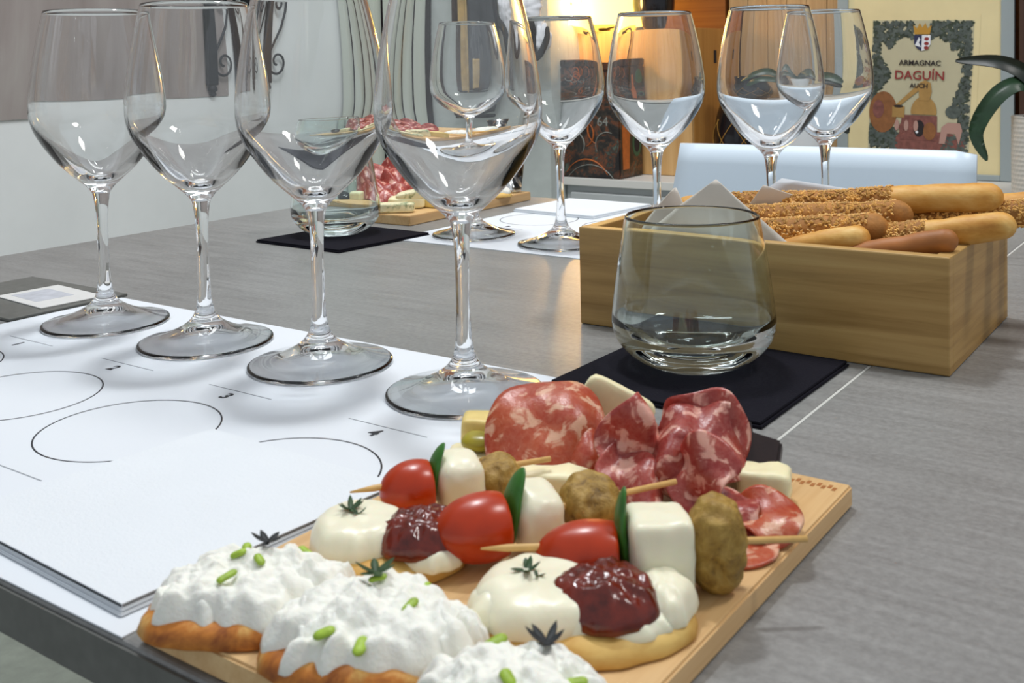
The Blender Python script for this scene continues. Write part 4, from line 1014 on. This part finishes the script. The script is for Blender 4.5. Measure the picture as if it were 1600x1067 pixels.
# white dimpled vase with orchid leaves, at the right edge
vz = thing('dimpled_vase', 'white cylindrical vase with a honeycomb relief, holding dark orchid leaves', 'vase', (-0.3350, 2.090, ZS+0.001))
def dimple_cyl(r, h, n=150, m=110):
    vs, fs = [], []
    for j in range(m+1):
        z = h*j/m
        for i in range(n):
            a = 2*pi*i/n; q = 0
            row = z/0.0085; rw = round(row); u = a/(2*pi)*38+0.5*(rw % 2); dx = (u-round(u))*2*pi*r/38; dz = z-rw*0.0085
            d = math.hypot(dx, dz)/0.0048
            if d < 1 and 2 < j < m-2: q = 0.0012*(1-d*d)
            vs.append(((r-q)*cos(a), (r-q)*sin(a), z))
    for j in range(m):
        for i in range(n):
            k2 = (i+1) % n; fs.append((j*n+i, j*n+k2, (j+1)*n+k2, (j+1)*n+i))
    b = len(vs)
    for i in range(n): a = 2*pi*i/n; vs.append(((r-0.004)*cos(a), (r-0.004)*sin(a), h))
    for i in range(n): a = 2*pi*i/n; vs.append(((r-0.004)*cos(a), (r-0.004)*sin(a), h-0.02))
    for i in range(n):
        k2 = (i+1) % n; fs.append((m*n+i, m*n+k2, b+k2, b+i)); fs.append((b+i, b+k2, b+n+k2, b+n+i))
    fs.append(tuple(reversed(range(n)))); fs.append(tuple(range(b+n, b+2*n)))
    return raw('vase_body', vs, fs, 'vase', vz)
dimple_cyl(0.050, 0.150)
lathe('potting_bark', [(0.045, 0.131), (0.03, 0.150), (0, 0.152)], 'soil', vz, 24)
leafpath(vz, [(0.005, -0.01, 0.14), (-0.01, -0.02, 0.21), (-0.060, -0.03, 0.246), (-0.140, -0.03, 0.252)], 0.016, 'leafdark')
leafpath(vz, [(0.0, -0.01, 0.14), (-0.020, -0.03, 0.205), (-0.062, -0.05, 0.190), (-0.098, -0.06, 0.125), (-0.080, -0.06, 0.072)], 0.016, 'leaf')
leafpath(vz, [(0.01, 0.0, 0.14), (0.05, -0.02, 0.21), (0.10, -0.03, 0.215), (0.16, -0.03, 0.18)], 0.016, 'leaf')

# hanging garment on the grey wall
hg = thing('hanging_garment', 'dark garment with a gold satin band hanging on the grey wall', 'garment', (-1.470, 1.90, T))
hk = tube('hook', [(-0.02, 0.098, 0.80), (-0.02, 0.02, 0.80), (-0.02, 0.0, 0.815), (-0.02, -0.02, 0.82)], 0.004, 'iron', hg, 8)
def drape(nm, x0, x1, zb, mat, y, sd, lean=0.0, zt=0.80, bulge=0.0):
    n_, m = 14, 24; vs, fs = [], []
    for s in (0, 1):
        for j in range(m+1):
            v = j/m; z = zt+(zb-zt)*v
            for i in range(n_+1):
                u = i/n_; x = x0+(x1-x0)*u+lean*v+bulge*sin(pi*v)*(u)
                yy = y-0.010*sin(u*pi*2.2+sd)-0.012*sin(pi*u)+(0.004 if s else 0)
                zz = z+(0.010*sin(u*5+sd) if j == m else 0)
                vs.append((x, yy, zz))
    W = n_+1; M2 = W*(m+1)
    for j in range(m):
        for i in range(n_):
            a = j*W+i; fs.append((a, a+W, a+1+W, a+1)); fs.append((M2+a, M2+a+1, M2+a+1+W, M2+a+W))
    for i in range(n_):
        fs.append((i, i+1, M2+i+1, M2+i)); a = m*W+i; fs.append((a, M2+a, M2+a+1, a+1))
    for j in range(m):
        a = j*W; fs.append((a, M2+a, M2+a+W, a+W)); a = j*W+n_; fs.append((a, a+W, M2+a+W, M2+a))
    return raw(nm, vs, fs, mat, hg)
drape('brown_panel', -0.097, -0.062, -0.055, 'brownfur', 0.04, 0)
drape('gold_band', -0.066, -0.034, -0.057, 'satin', 0.03, 1)
drape('charcoal_panel', -0.036, 0.075, -0.035, 'cloth', 0.04, 2, -0.03, bulge=0.02)
drape('gold_lining', -0.030, 0.010, -0.004, 'satin', 0.034, 4, 0.0, zt=0.16)
box('dark_hem', (-0.085, 0.02, -0.070), (0.045, 0.05, -0.045), 'blackcloth', hg, 0.006, 3)
bw = thing('ribbon_bow', 'white and black cloth bow hanging at the corner of the grey wall', 'bow', (-1.345, 1.93, T+0.29))
heap('white_loop', 0.040, 0.055, 0.020, 'whitecloth', bw, 0.3, 0.004, 30, 3, 2.2, 0, rot=(R(90), 0, 0), loc=(0.0, 0, -0.01))
heap('white_tail', 0.030, 0.036, 0.016, 'whitecloth', bw, 0.3, 0.003, 30, 8, 2.2, 0, rot=(R(90), 0, R(10)), loc=(0.030, -0.012, -0.075))
tube('black_trim', spline([(-0.045, -0.02, 0.05), (-0.03, -0.03, -0.02), (0.0, -0.03, -0.05), (0.010, -0.03, -0.105), (0.035, -0.035, -0.115), (0.060, -0.03, -0.075), (0.062, -0.03, -0.055)], 5), [0.008+0.006*sin(pi*i/30) for i in range(31)], 'blackcloth', bw, 10, 0.6)

for l in (key, key2): l.data.cycles.is_caustics_light = True
for o in SC.objects:
    if o.type == 'MESH' and o.data.materials and o.data.materials[0] and o.data.materials[0].name in ('clear_glass', 'tumbler_glass'): o.cycles.is_caustics_caster = True
    elif o.type == 'MESH' and (o.name.startswith(('sheet', 'top_slab', 'lower_fold', 'upper_fold', 'circle'))): o.cycles.is_caustics_receiver = True
